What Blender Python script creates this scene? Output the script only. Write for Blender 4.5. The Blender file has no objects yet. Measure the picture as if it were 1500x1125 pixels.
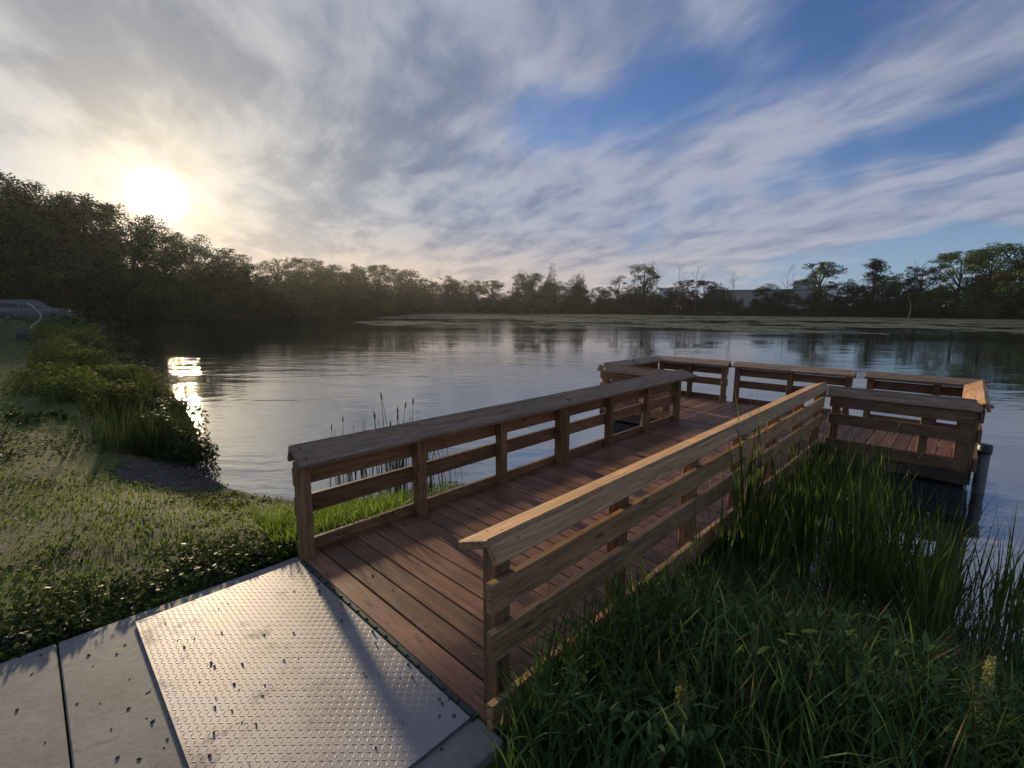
import bpy, bmesh, math, random
import numpy as np
from mathutils import Vector, Matrix

random.seed(7)
RNG = np.random.default_rng(11)
S = bpy.context.scene
COL = S.collection
WATER_Z = -0.45

# ------------------------------------------------------------------ camera frame
FPX = 691.86            # focal length in photo pixels (1500 wide)
YAW, PITCH, ROLL = 0.7693, 0.1554, 0.0044
CAM = np.array([-1.218, -3.301, 1.8])
_cy, _sy = math.cos(YAW), math.sin(YAW)
FWD = np.array([_cy*math.cos(PITCH), _sy*math.cos(PITCH), -math.sin(PITCH)])
_R = np.array([_sy, -_cy, 0.0]); _U = np.cross(_R, FWD)
RGT = math.cos(ROLL)*_R + math.sin(ROLL)*_U
UPV = -math.sin(ROLL)*_R + math.cos(ROLL)*_U

def pdir(x, y):
    d = FWD + RGT*(x-750)/FPX + UPV*(562.5-y)/FPX
    return d/np.linalg.norm(d)

def on_plane(x, y, z):
    d = pdir(x, y); t = (z-CAM[2])/d[2]
    return CAM + t*d

def at_dist(x, dist):
    d = pdir(x, 455.0); h = d[:2]/np.linalg.norm(d[:2])
    return CAM[0]+h[0]*dist, CAM[1]+h[1]*dist

def height_at(x, y, dist):
    """height above z=0 of the sight line through a pixel at a horizontal distance"""
    d = pdir(x, y)
    return CAM[2] + dist*d[2]/math.hypot(d[0], d[1])

cam_d = bpy.data.cameras.new('camera'); cam_o = bpy.data.objects.new('camera', cam_d)
COL.objects.link(cam_o)
cam_o.matrix_world = Matrix(((RGT[0], UPV[0], -FWD[0], CAM[0]), (RGT[1], UPV[1], -FWD[1], CAM[1]),
                             (RGT[2], UPV[2], -FWD[2], CAM[2]), (0, 0, 0, 1)))
cam_d.sensor_width = 36.0; cam_d.lens = FPX/1500*36.0
cam_d.clip_start = 0.05; cam_d.clip_end = 6000
S.camera = cam_o

# ------------------------------------------------------------------ helpers
def tag(o, label=None, cat=None, group=None, kind=None):
    if label: o['label'] = label
    if cat: o['category'] = cat
    if group: o['group'] = group
    if kind: o['kind'] = kind
    return o

def empty(name, loc, label, cat, group=None, rz=0.0):
    o = bpy.data.objects.new(name, None); COL.objects.link(o)
    o.location = loc; o.rotation_euler = (0, 0, rz); o.empty_display_size = 0.2
    return tag(o, label, cat, group)

def make_mesh(name, V, F, mat=None, attrs=None, smooth=False):
    """V (N,3) array; F either (M,k) array or list of such arrays"""
    V = np.asarray(V, np.float32)
    Fs = F if isinstance(F, list) else [F]
    Fs = [np.asarray(f, np.int32) for f in Fs if len(f)]
    me = bpy.data.meshes.new(name)
    me.vertices.add(len(V)); me.vertices.foreach_set('co', V.ravel())
    idx = np.concatenate([f.ravel() for f in Fs])
    tot = np.concatenate([np.full(len(f), f.shape[1], np.int32) for f in Fs])
    start = np.concatenate([[0], np.cumsum(tot)[:-1]]).astype(np.int32)
    me.loops.add(len(idx)); me.loops.foreach_set('vertex_index', idx)
    me.polygons.add(len(tot)); me.polygons.foreach_set('loop_start', start)
    try: me.polygons.foreach_set('loop_total', tot)
    except Exception: pass
    me.update(calc_edges=True)
    if attrs:
        for k, (typ, arr) in attrs.items():
            a = me.attributes.new(k, typ, 'POINT')
            a.data.foreach_set('vector' if typ == 'FLOAT_VECTOR' else 'value', np.asarray(arr, np.float32).ravel())
    me.polygons.foreach_set('use_smooth', np.full(len(tot), bool(smooth)))
    me.validate()
    if mat: me.materials.append(mat)
    return me

def link(name, me, parent=None, loc=(0, 0, 0)):
    o = bpy.data.objects.new(name, me); COL.objects.link(o)
    o.location = loc
    if parent is not None: o.parent = parent
    return o

# chamfered box template: 24 points, faces found once
def _cbox_faces():
    sg = [(sx, sy, sz) for sx in (-1, 1) for sy in (-1, 1) for sz in (-1, 1)]
    pts, key = [], {}
    for s in sg:
        for ax in range(3):
            p = [0.9*s[0], 0.9*s[1], 0.9*s[2]]; p[ax] = s[ax]*1.0
            key[(s, ax)] = len(pts); pts.append(p)
    faces4, faces3 = [], []
    for ax in range(3):
        for d in (-1, 1):
            o1, o2 = [a for a in range(3) if a != ax]
            q = []
            for a, b in ((-1, -1), (1, -1), (1, 1), (-1, 1)):
                s = [0, 0, 0]; s[ax] = d; s[o1] = a; s[o2] = b; q.append(key[(tuple(s), ax)])
            faces4.append(q)
    for ax in range(3):
        o1, o2 = [a for a in range(3) if a != ax]
        for a in (-1, 1):
            for b in (-1, 1):
                s0 = [0, 0, 0]; s0[o1] = a; s0[o2] = b
                sA = list(s0); sA[ax] = -1; sB = list(s0); sB[ax] = 1
                faces4.append([key[(tuple(sA), o1)], key[(tuple(sB), o1)], key[(tuple(sB), o2)], key[(tuple(sA), o2)]])
    for s in sg: faces3.append([key[(s, 0)], key[(s, 1)], key[(s, 2)]])
    P = np.array(pts)
    def orient(f):
        a, b, c = P[f[0]], P[f[1]], P[f[2]]
        n = np.cross(b-a, c-a)
        return f if n @ P[f].mean(0) > 0 else f[::-1]
    return [(s, ax) for s in sg for ax in range(3)], np.array([orient(f) for f in faces4]), np.array([orient(f) for f in faces3])
CB_KEYS, CB_F4, CB_F3 = _cbox_faces()

class Wood:
    """collects chamfered boards into one mesh; carries board-local coordinates for the grain"""
    def __init__(self): self.V, self.BC, self.T, self.n = [], [], [], 0; self.F4, self.F3 = [], []
    def board(self, c, ax, ay, az, L, W, T, ch=0.004, end_skew=(0, 0), warp=0.0):
        """centre c; unit axes: ax along (length L), ay across (width W), az thickness T"""
        c, ax, ay, az = (np.asarray(v, float) for v in (c, ax, ay, az))
        hs = np.array([L/2, W/2, T/2]); off = RNG.uniform(0, 60, 3); tint = RNG.uniform()
        for s, a in CB_KEYS:
            l = np.array([s[k]*(hs[k] if k == a else hs[k]-ch) for k in range(3)])
            l[0] += (end_skew[0] if s[0] < 0 else end_skew[1])*l[1]
            self.V.append(c+ax*l[0]+ay*l[1]+az*l[2]); self.BC.append(l+off); self.T.append(tint)
        self.F4.append(CB_F4+self.n); self.F3.append(CB_F3+self.n); self.n += 24
    def box(self, x0, x1, y0, y1, z0, z1, along='x', ch=0.004):
        c = ((x0+x1)/2, (y0+y1)/2, (z0+z1)/2); d = {'x': x1-x0, 'y': y1-y0, 'z': z1-z0}
        e = {'x': (1, 0, 0), 'y': (0, 1, 0), 'z': (0, 0, 1)}
        o = {'x': 'xyz', 'y': 'yxz', 'z': 'zxy'}[along]
        self.board(c, e[o[0]], e[o[1]], e[o[2]], d[o[0]], d[o[1]], d[o[2]], ch)
    def build(self, name, mat, parent=None, extra=None):
        V = np.array(self.V); Fs = [np.concatenate(self.F4), np.concatenate(self.F3)]
        BC, T = np.array(self.BC), np.array(self.T); n0 = sum(len(f) for f in Fs)
        if extra is not None:                           # screw heads: (verts, quads, material)
            Fs.append(np.asarray(extra[1])+len(V)); V = np.concatenate([V, extra[0]])
            BC = np.concatenate([BC, np.zeros((len(extra[0]), 3))]); T = np.concatenate([T, np.zeros(len(extra[0]))])
        me = make_mesh(name, V, Fs, mat, {'bc': ('FLOAT_VECTOR', BC), 'tint': ('FLOAT', T)})
        if extra is not None:
            me.materials.append(extra[2]); mi = np.zeros(len(me.polygons), np.int32); mi[n0:] = 1
            me.polygons.foreach_set('material_index', mi)
        return link(name, me, parent)

def blades(P, h, w, az, bend, seg=4, lean=None, twist=None):
    """grass blades as tapering ribbons; all arrays of length N -> verts, quads"""
    N = len(P); t = np.linspace(0, 1, seg+1)
    dirx, diry = np.cos(az), np.sin(az)
    if lean is None: lean = np.zeros(N)
    if twist is None: twist = RNG.uniform(0, 6.28, N)
    ang = lean[:, None] + bend[:, None]*t[None, :]**1.5         # angle from the vertical
    dl = h[:, None]/seg
    hx = np.concatenate([np.zeros((N, 1)), np.cumsum(np.sin(ang[:, :-1])*dl, 1)], 1)
    hz = np.concatenate([np.zeros((N, 1)), np.cumsum(np.cos(ang[:, :-1])*dl, 1)], 1)
    cx = P[:, 0:1]+hx*dirx[:, None]; cy = P[:, 1:2]+hx*diry[:, None]; cz = P[:, 2:3]+hz
    prof = np.minimum(1.0, 0.55+1.6*t)*np.clip((1-t)*2.2, 0.04, 1)
    ww = w[:, None]*prof[None, :]*0.5
    tx, ty = np.cos(twist), np.sin(twist)
    # keep ribbon width roughly across the bending plane
    tx = -diry*0.85+tx*0.5; ty = dirx*0.85+ty*0.5
    V = np.empty((N, seg+1, 2, 3), np.float32)
    for k, s in ((0, -1), (1, 1)):
        V[:, :, k, 0] = cx+s*ww*tx[:, None]; V[:, :, k, 1] = cy+s*ww*ty[:, None]; V[:, :, k, 2] = cz
    base = (np.arange(N)*(seg+1)*2)[:, None]
    s = np.arange(seg)[None, :]*2
    F = np.stack([base+s, base+s+1, base+s+3, base+s+2], -1).reshape(-1, 4)
    return V.reshape(-1, 3), F

def leaf_cards(C, size, nrm=None, aspect=0.6, jit=1.0):
    """rhombic leaves at points C"""
    N = len(C)
    a = RNG.normal(size=(N, 3)); a /= np.linalg.norm(a, axis=1)[:, None]
    b = RNG.normal(size=(N, 3))
    if nrm is not None: b = nrm+jit*b*0.6
    n = b/np.linalg.norm(b, axis=1)[:, None]
    u = np.cross(n, a); u /= np.linalg.norm(u, axis=1)[:, None]; v = np.cross(n, u)
    s = np.asarray(size)[:, None]
    V = np.stack([C-u*s*0.5, C+v*s*aspect*0.5, C+u*s*0.5, C-v*s*aspect*0.5], 1).reshape(-1, 3)
    return V, np.arange(N*4).reshape(-1, 4)

def merge(parts):
    V, F, n = [], [], 0
    for v, f in parts:
        V.append(np.asarray(v)); F.append(np.asarray(f)+n); n += len(v)
    return np.concatenate(V), np.concatenate(F)

def tube(pts, rad, sides=6):
    pts = np.asarray(pts, float); n = len(pts); V = []
    for i in range(n):
        d = pts[min(i+1, n-1)]-pts[max(i-1, 0)]; d /= (np.linalg.norm(d)+1e-9)
        a = np.cross(d, [0.31, 0.92, 0.2]); a /= np.linalg.norm(a); b = np.cross(d, a)
        for k in range(sides):
            t = 2*math.pi*k/sides
            V.append(pts[i]+rad[i]*(math.cos(t)*a+math.sin(t)*b))
    F = [[i*sides+k, i*sides+(k+1) % sides, (i+1)*sides+(k+1) % sides, (i+1)*sides+k] for i in range(n-1) for k in range(sides)]
    return np.array(V), np.array(F)

# ------------------------------------------------------------------ materials
def new_mat(name):
    m = bpy.data.materials.new(name); m.use_nodes = True
    nt = m.node_tree
    for n in list(nt.nodes): nt.nodes.remove(n)
    out = nt.nodes.new('ShaderNodeOutputMaterial')
    return m, nt, out

class NT:
    def __init__(self, nt): self.nt = nt
    def n(self, t, **kw):
        nd = self.nt.nodes.new('ShaderNode'+t)
        for k, v in kw.items(): setattr(nd, k, v)
        return nd
    def l(self, a, b): self.nt.links.new(a, b)
    def put(self, sock, v):
        if hasattr(v, 'is_linked') or hasattr(v, 'links'): self.l(v, sock)
        else: sock.default_value = v
    def math(self, op, a, b=None, c=None, clamp=False):
        nd = self.n('Math', operation=op, use_clamp=clamp)
        self.put(nd.inputs[0], a)
        if b is not None: self.put(nd.inputs[1], b)
        if c is not None: self.put(nd.inputs[2], c)
        return nd.outputs[0]
    def vmath(self, op, a, b=None, scale=None):
        nd = self.n('VectorMath', operation=op)
        self.put(nd.inputs[0], a)
        if b is not None: self.put(nd.inputs[1], b)
        if scale is not None: self.put(nd.inputs['Scale'], scale)
        return nd.outputs['Value'] if op in ('DOT_PRODUCT', 'LENGTH', 'DISTANCE') else nd.outputs[0]
    def noise(self, vec, scale=1.0, detail=4, rough=0.55, dist=0.0, col=False):
        nd = self.n('TexNoise'); self.l(vec, nd.inputs['Vector'])
        nd.inputs['Scale'].default_value = scale; nd.inputs['Detail'].default_value = detail
        nd.inputs['Roughness'].default_value = rough; nd.inputs['Distortion'].default_value = dist
        return nd.outputs['Color' if col else 'Fac']
    def ramp(self, fac, stops, interp='LINEAR'):
        nd = self.n('ValToRGB'); nd.color_ramp.interpolation = interp
        e = nd.color_ramp.elements
        while len(e) < len(stops): e.new(0.5)
        for i, (p, c) in enumerate(stops):
            e[i].position = p; e[i].color = (c, c, c, 1) if isinstance(c, (int, float)) else (*c, 1)
        self.put(nd.inputs[0], fac)
        return nd.outputs[0]
    def mix(self, fac, a, b, mode='MIX'):
        nd = self.n('Mix', data_type='RGBA', blend_type=mode)
        self.put(nd.inputs[0], fac)
        for s, v in ((nd.inputs[6], a), (nd.inputs[7], b)):
            self.put(s, (*v, 1) if isinstance(v, tuple) and len(v) == 3 else v)
        return nd.outputs[2]
    def step(self, x, lo, hi):
        nd = self.n('MapRange', interpolation_type='SMOOTHSTEP'); self.put(nd.inputs[0], x)
        nd.inputs[1].default_value = lo; nd.inputs[2].default_value = hi
        return nd.outputs[0]
    def bump(self, h, strength=0.3, dist=0.01, normal=None):
        nd = self.n('Bump'); nd.inputs['Strength'].default_value = strength; nd.inputs['Distance'].default_value = dist
        self.l(h, nd.inputs['Height'])
        if normal is not None: self.l(normal, nd.inputs['Normal'])
        return nd.outputs[0]
    def scale(self, v, s):
        nd = self.n('Mapping'); self.l(v, nd.inputs[0]); nd.inputs['Scale'].default_value = s
        return nd.outputs[0]
    def principled(self, out, color, rough=0.6, metal=0.0, spec=0.5, normal=None):
        p = self.n('BsdfPrincipled')
        self.put(p.inputs['Base Color'], (*color, 1) if isinstance(color, tuple) and len(color) == 3 else color)
        self.put(p.inputs['Roughness'], rough); self.put(p.inputs['Metallic'], metal)
        self.put(p.inputs['Specular IOR Level'], spec)
        if normal is not None: self.l(normal, p.inputs['Normal'])
        self.l(p.outputs[0], out.inputs['Surface'])
        return p

def wood_mat(name, dark, mid, light, rough=0.55, spec=0.4, grain=1.0, weather=0.0):
    m, nt, out = new_mat(name); g = NT(nt)
    bc = g.n('Attribute', attribute_name='bc').outputs['Vector']
    ti = g.n('Attribute', attribute_name='tint').outputs['Fac']
    st = g.noise(g.scale(bc, (1.6, 34, 34)), 1.0, 5, 0.6, 0.6)
    ring = g.noise(g.scale(bc, (0.7, 11, 11)), 1.0, 3, 0.5, 1.2)
    wv = g.math('FRACT', g.math('MULTIPLY', ring, 9.0))
    wv = g.math('ABSOLUTE', g.math('SUBTRACT', wv, 0.5))
    k = g.math('ADD', g.math('MULTIPLY', st, 0.72), g.math('MULTIPLY', wv, 0.45*grain))
    c = g.ramp(k, [(0.22, dark), (0.48, mid), (0.72, light)])
    # per-board tone
    c = g.mix(1.0, c, g.ramp(ti, [(0.0, 0.62), (1.0, 1.22)]), 'MULTIPLY')
    # knots
    vo = g.n('TexVoronoi'); g.l(g.scale(bc, (2.3, 8.0, 8.0)), vo.inputs['Vector']); vo.inputs['Scale'].default_value = 1.0
    kn = g.step(vo.outputs['Distance'], 0.16, 0.05)
    c = g.mix(g.math('MULTIPLY', kn, 0.75), c, tuple(x*0.35 for x in dark))
    # worn, dusty patches
    ge = g.n('NewGeometry').outputs['Position']
    pa = g.step(g.noise(ge, 3.1, 5, 0.65), 0.5, 0.72)
    c = g.mix(g.math('MULTIPLY', pa, 0.35), c, tuple(min(1, x*1.5+0.02) for x in mid))
    sp = g.step(g.noise(ge, 55.0, 2, 0.5), 0.66, 0.72)
    c = g.mix(g.math('MULTIPLY', sp, 0.5), c, tuple(x*0.4 for x in dark))
    if weather:
        wn = g.noise(g.scale(bc, (1.2, 20, 20)), 1.0, 4, 0.6)
        c = g.mix(g.math('MULTIPLY', g.step(wn, 0.35, 0.65), weather), c, (0.25, 0.215, 0.18))
    # split lines along the grain
    ck = g.step(g.noise(g.scale(bc, (0.9, 60, 60)), 1.0, 2, 0.5, 0.3), 0.34, 0.28)
    c = g.mix(g.math('MULTIPLY', ck, 0.6), c, tuple(x*0.3 for x in dark))
    h = g.math('ADD', g.math('MULTIPLY', st, 1.0), g.math('MULTIPLY', ck, -1.2))
    rr = g.math('ADD', g.math('MULTIPLY', pa, 0.15), rough)
    g.principled(out, c, rr, 0.0, spec, g.bump(h, 0.35, 0.004))
    return m

M = {}
M['deck'] = wood_mat('deck_wood', (0.080, 0.037, 0.021), (0.205, 0.098, 0.056), (0.33, 0.18, 0.11), 0.55, 0.35, 0.6)
M['rail'] = wood_mat('rail_wood', (0.074, 0.037, 0.018), (0.195, 0.107, 0.053), (0.31, 0.185, 0.098), 0.6, 0.35)
M['litrail'] = wood_mat('warm_sunlit_rail_wood', (0.15, 0.078, 0.034), (0.37, 0.215, 0.098), (0.52, 0.34, 0.175), 0.62, 0.3, 1.0, 0.06)  # warm brown boards; the sunlit paleness of the right caps is put into the colour
M['cap'] = wood_mat('weathered_cap_wood', (0.10, 0.064, 0.042), (0.25, 0.175, 0.118), (0.37, 0.275, 0.19), 0.68, 0.22, 1.0, 0.2)
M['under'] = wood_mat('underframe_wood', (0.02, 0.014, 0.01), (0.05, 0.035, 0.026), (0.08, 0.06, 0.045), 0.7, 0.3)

def simple_mat(name, col, rough=0.6, metal=0.0, spec=0.5, var=0.25, nscale=8.0, bump=0.0):
    m, nt, out = new_mat(name); g = NT(nt)
    pos = g.n('TexCoord').outputs['Object']
    n = g.noise(pos, nscale, 5, 0.6)
    c = g.mix(1.0, (*col, 1), g.ramp(n, [(0.25, 1-var), (0.75, 1+var)]), 'MULTIPLY')
    g.principled(out, c, rough, metal, spec, g.bump(n, bump, 0.02) if bump else None)
    return m

def leaf_mat(name, col, trans, tfac=0.4, rough=0.5, var=0.5, yellow=0.0, posvar=0.6):
    m, nt, out = new_mat(name); g = NT(nt)
    oi = g.n('ObjectInfo').outputs['Random']
    ge = g.n('NewGeometry')
    isl = ge.outputs['Random Per Island']
    big = g.noise(ge.outputs['Position'], posvar, 3, 0.6)
    v = g.math('MULTIPLY', g.ramp(isl, [(0, 1-var), (1, 1+var)]), g.ramp(big, [(0.3, 0.75), (0.7, 1.25)]))
    v = g.math('MULTIPLY', v, g.ramp(oi, [(0, 0.55), (1, 1.45)]))
    hue = g.mix(g.math('MULTIPLY', g.step(g.noise(ge.outputs['Position'], posvar*2.3, 2, 0.5), 0.45, 0.7), yellow), (*col, 1), (col[0]*2.2, col[1]*1.5, col[2]*0.9, 1))
    c = g.mix(1.0, hue, v, 'MULTIPLY')
    tc = g.mix(1.0, (*trans, 1), v, 'MULTIPLY')
    p = g.n('BsdfPrincipled'); g.l(c, p.inputs['Base Color']); p.inputs['Roughness'].default_value = rough
    p.inputs['Specular IOR Level'].default_value = 0.09
    t = g.n('BsdfTranslucent'); g.l(tc, t.inputs['Color'])
    mx = g.n('MixShader'); mx.inputs[0].default_value = tfac
    g.l(p.outputs[0], mx.inputs[1]); g.l(t.outputs[0], mx.inputs[2]); g.l(mx.outputs[0], out.inputs['Surface'])
    return m

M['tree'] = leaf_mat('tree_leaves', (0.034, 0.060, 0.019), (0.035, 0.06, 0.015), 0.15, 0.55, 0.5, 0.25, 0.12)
M['treelight'] = leaf_mat('pale_sunlit_tree_leaves', (0.066, 0.115, 0.030), (0.06, 0.10, 0.02), 0.18, 0.55, 0.5, 0.3, 0.12)  # paler greens; the brightness of the sunlit trees is put into the leaf colour
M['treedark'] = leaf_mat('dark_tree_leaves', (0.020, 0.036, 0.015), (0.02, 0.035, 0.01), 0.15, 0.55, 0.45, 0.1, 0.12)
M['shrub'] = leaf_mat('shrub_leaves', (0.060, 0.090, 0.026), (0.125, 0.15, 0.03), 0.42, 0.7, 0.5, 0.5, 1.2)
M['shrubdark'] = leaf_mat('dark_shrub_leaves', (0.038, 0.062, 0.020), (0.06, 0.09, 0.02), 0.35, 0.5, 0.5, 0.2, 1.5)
M['lawn'] = leaf_mat('lawn_blades', (0.082, 0.140, 0.026), (0.17, 0.23, 0.025), 0.42, 0.7, 0.5, 0.5, 1.4)
M['sedge'] = leaf_mat('sedge_blades', (0.060, 0.11, 0.022), (0.12, 0.18, 0.025), 0.5, 0.45, 0.4, 0.3, 2.0)
M['tall'] = leaf_mat('tall_grass_blades', (0.055, 0.100, 0.035), (0.09, 0.15, 0.035), 0.35, 0.42, 0.5, 0.2, 2.0)
M['clover'] = leaf_mat('clover_leaves', (0.065, 0.110, 0.028), (0.085, 0.125, 0.02), 0.35, 0.7, 0.45, 0.45, 1.6)
M['herb'] = leaf_mat('herb_leaves', (0.055, 0.090, 0.032), (0.07, 0.10, 0.025), 0.35, 0.5, 0.5, 0.3, 1.5)
M['bankgrass'] = leaf_mat('bank_grass_blades', (0.036, 0.056, 0.018), (0.055, 0.075, 0.02), 0.35, 0.55, 0.5, 0.3, 1.0)
M['cattail'] = leaf_mat('cattail_blades', (0.055, 0.092, 0.027), (0.10, 0.145, 0.028), 0.4, 0.42, 0.45, 0.25, 1.5)
M['dry'] = leaf_mat('dry_blades', (0.20, 0.15, 0.085), (0.2, 0.15, 0.07), 0.3, 0.6, 0.4, 0.1, 2.0)
M['seed'] = leaf_mat('dock_seeds', (0.23, 0.25, 0.095), (0.2, 0.21, 0.06), 0.3, 0.6, 0.35, 0.2, 8.0)
M['reedhead'] = simple_mat('reed_stems', (0.045, 0.066, 0.024), 0.7)
M['bark'] = simple_mat('bark', (0.055, 0.045, 0.035), 0.85, 0, 0.2, 0.4, 3.0, 0.6)
M['deadbark'] = simple_mat('dead_bark', (0.13, 0.115, 0.10), 0.85, 0, 0.2, 0.3, 3.0, 0.5)
M['dirt'] = simple_mat('dirt_crumb', (0.032, 0.026, 0.020), 0.85, 0, 0.2, 0.5, 60.0, 0.5)
M['stone'] = simple_mat('grey_stone', (0.12, 0.11, 0.10), 0.8, 0, 0.3, 0.4, 40.0, 0.3)
M['hinge'] = simple_mat('hinge_rubber', (0.025, 0.040, 0.036), 0.5, 0.3, 0.5, 0.4, 30.0)
M['float'] = simple_mat('float_plastic', (0.012, 0.014, 0.018), 0.45, 0, 0.5, 0.3, 4.0)
M['pilecap'] = simple_mat('pile_cap', (0.012, 0.016, 0.03), 0.4, 0, 0.5, 0.3, 6.0)
M['pile'] = simple_mat('pile_steel', (0.16, 0.15, 0.145), 0.55, 0.2, 0.5, 0.5, 9.0, 0.3)
M['screw'] = simple_mat('screw_steel', (0.045, 0.04, 0.04), 0.5, 0.8, 0.5, 0.2)
M['wall_pale'] = simple_mat('pale_wall', (0.36, 0.34, 0.31), 0.8, 0, 0.3, 0.1, 0.3)
M['wall_beige'] = simple_mat('beige_wall', (0.42, 0.36, 0.28), 0.8, 0, 0.3, 0.1, 0.3)
M['roof_grey'] = simple_mat('grey_roof', (0.20, 0.21, 0.23), 0.7, 0, 0.3, 0.15, 0.5)
M['roof_red'] = simple_mat('red_roof', (0.19, 0.07, 0.05), 0.8, 0, 0.3, 0.2, 0.5)
M['dark_open'] = simple_mat('dark_window', (0.02, 0.022, 0.026), 0.15, 0, 0.5, 0.1)
M['white_paint'] = simple_mat('white_paint', (0.72, 0.72, 0.72), 0.5, 0, 0.4, 0.06, 0.6)
M['concrete_pale'] = simple_mat('pale_concrete', (0.33, 0.32, 0.30), 0.8, 0, 0.3, 0.2, 3.0, 0.2)
M['car_paint'] = simple_mat('car_paint', (0.10, 0.105, 0.115), 0.25, 0.4, 0.5, 0.05, 1.0)
M['dark_cloth'] = simple_mat('slate_cover', (0.045, 0.05, 0.065), 0.8, 0, 0.3, 0.3, 6.0, 0.3)

# ---- concrete
def concrete_mat():
    m, nt, out = new_mat('path_concrete'); g = NT(nt)
    p = g.n('NewGeometry').outputs['Position']
    a = g.noise(p, 2.2, 6, 0.65); b = g.noise(p, 26.0, 5, 0.7); f = g.noise(p, 240.0, 2, 0.6)
    k = g.math('ADD', g.math('MULTIPLY', a, 0.6), g.math('MULTIPLY', b, 0.4))
    c = g.ramp(k, [(0.3, (0.110, 0.110, 0.100)), (0.5, (0.195, 0.195, 0.180)), (0.7, (0.27, 0.27, 0.25))])
    c = g.mix(g.math('MULTIPLY', g.step(f, 0.6, 0.72), 0.45), c, (0.07, 0.07, 0.065))
    st = g.step(g.noise(p, 5.0, 4, 0.7, 1.0), 0.60, 0.70)
    c = g.mix(g.math('MULTIPLY', st, 0.55), c, (0.06, 0.058, 0.05))
    h = g.math('ADD', b, g.math('MULTIPLY', f, 0.5))
    g.principled(out, c, 0.72, 0, 0.35, g.bump(h, 0.35, 0.004))
    return m
M['concrete'] = concrete_mat()

def plate_mat():
    m, nt, out = new_mat('galvanised_plate'); g = NT(nt)
    p = g.n('NewGeometry').outputs['Position']
    a = g.noise(p, 3.0, 5, 0.65); b = g.noise(p, 38.0, 4, 0.7)
    c = g.ramp(a, [(0.3, (0.20, 0.197, 0.203)), (0.7, (0.31, 0.307, 0.315))])
    di = g.step(g.noise(p, 2.6, 8, 0.75), 0.50, 0.72)
    c = g.mix(g.math('MULTIPLY', di, 0.34), c, (0.14, 0.12, 0.10))
    sc = g.step(g.noise(g.scale(p, (90, 4, 1)), 1.0, 3, 0.6), 0.62, 0.70)
    c = g.mix(g.math('MULTIPLY', sc, 0.3), c, (0.17, 0.155, 0.14))
    sp = g.step(b, 0.63, 0.72)
    c = g.mix(g.math('MULTIPLY', sp, 0.45), c, (0.10, 0.09, 0.08))
    r = g.math('ADD', g.math('MULTIPLY', a, 0.2), 0.44)
    r = g.math('ADD', r, g.math('MULTIPLY', di, 0.25))
    g.principled(out, c, r, 0.62, 0.5, g.bump(b, 0.12, 0.002))
    return m
M['plate'] = plate_mat()

def ground_mat():
    m, nt, out = new_mat('soil_and_turf'); g = NT(nt)
    p = g.n('NewGeometry').outputs['Position']
    a = g.noise(p, 1.1, 6, 0.65); b = g.noise(p, 9.0, 6, 0.7); d = g.noise(p, 70.0, 4, 0.7)
    soil = g.ramp(b, [(0.3, (0.055, 0.040, 0.027)), (0.6, (0.125, 0.092, 0.064)), (0.8, (0.18, 0.14, 0.10))])
    turf = g.ramp(b, [(0.3, (0.030, 0.052, 0.010)), (0.7, (0.066, 0.105, 0.020))])
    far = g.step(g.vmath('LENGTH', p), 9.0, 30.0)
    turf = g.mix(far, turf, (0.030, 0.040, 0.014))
    c = g.mix(g.math('MAXIMUM', g.step(a, 0.33, 0.47), far), soil, turf)
    # pebbly beach patch
    rel = g.vmath('SUBTRACT', p, (-0.02, 4.0, -0.3))
    rel = g.scale(rel, (1.6, 1.15, 0.25))
    dd = g.math('ADD', g.vmath('LENGTH', rel), g.math('MULTIPLY', g.math('SUBTRACT', b, 0.5), 0.5))
    vo = g.n('TexVoronoi'); g.l(p, vo.inputs['Vector']); vo.inputs['Scale'].default_value = 45.0
    grav = g.mix(0.8, (0.09, 0.076, 0.07), g.mix(1.0, (0.20, 0.175, 0.16, 1), vo.outputs['Color'], 'MULTIPLY'))
    gm = g.step(dd, 1.0, 0.8)
    c = g.mix(gm, c, grav)
    # wet, dark lake bed and margin
    z = g.n('SeparateXYZ'); g.l(p, z.inputs[0])
    wet = g.step(z.outputs[2], WATER_Z+0.10, WATER_Z-0.02)
    c = g.mix(g.math('MULTIPLY', wet, 0.75), c, (0.018, 0.016, 0.012))
    h = g.math('ADD', g.math('MULTIPLY', b, 1.0), g.math('ADD', g.math('MULTIPLY', d, 0.4), g.math('MULTIPLY', vo.outputs['Distance'], g.math('MULTIPLY', gm, 1.2))))
    g.principled(out, c, 0.85, 0, 0.2, g.bump(h, 0.7, 0.03))
    return m
M['ground'] = ground_mat()

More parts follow.
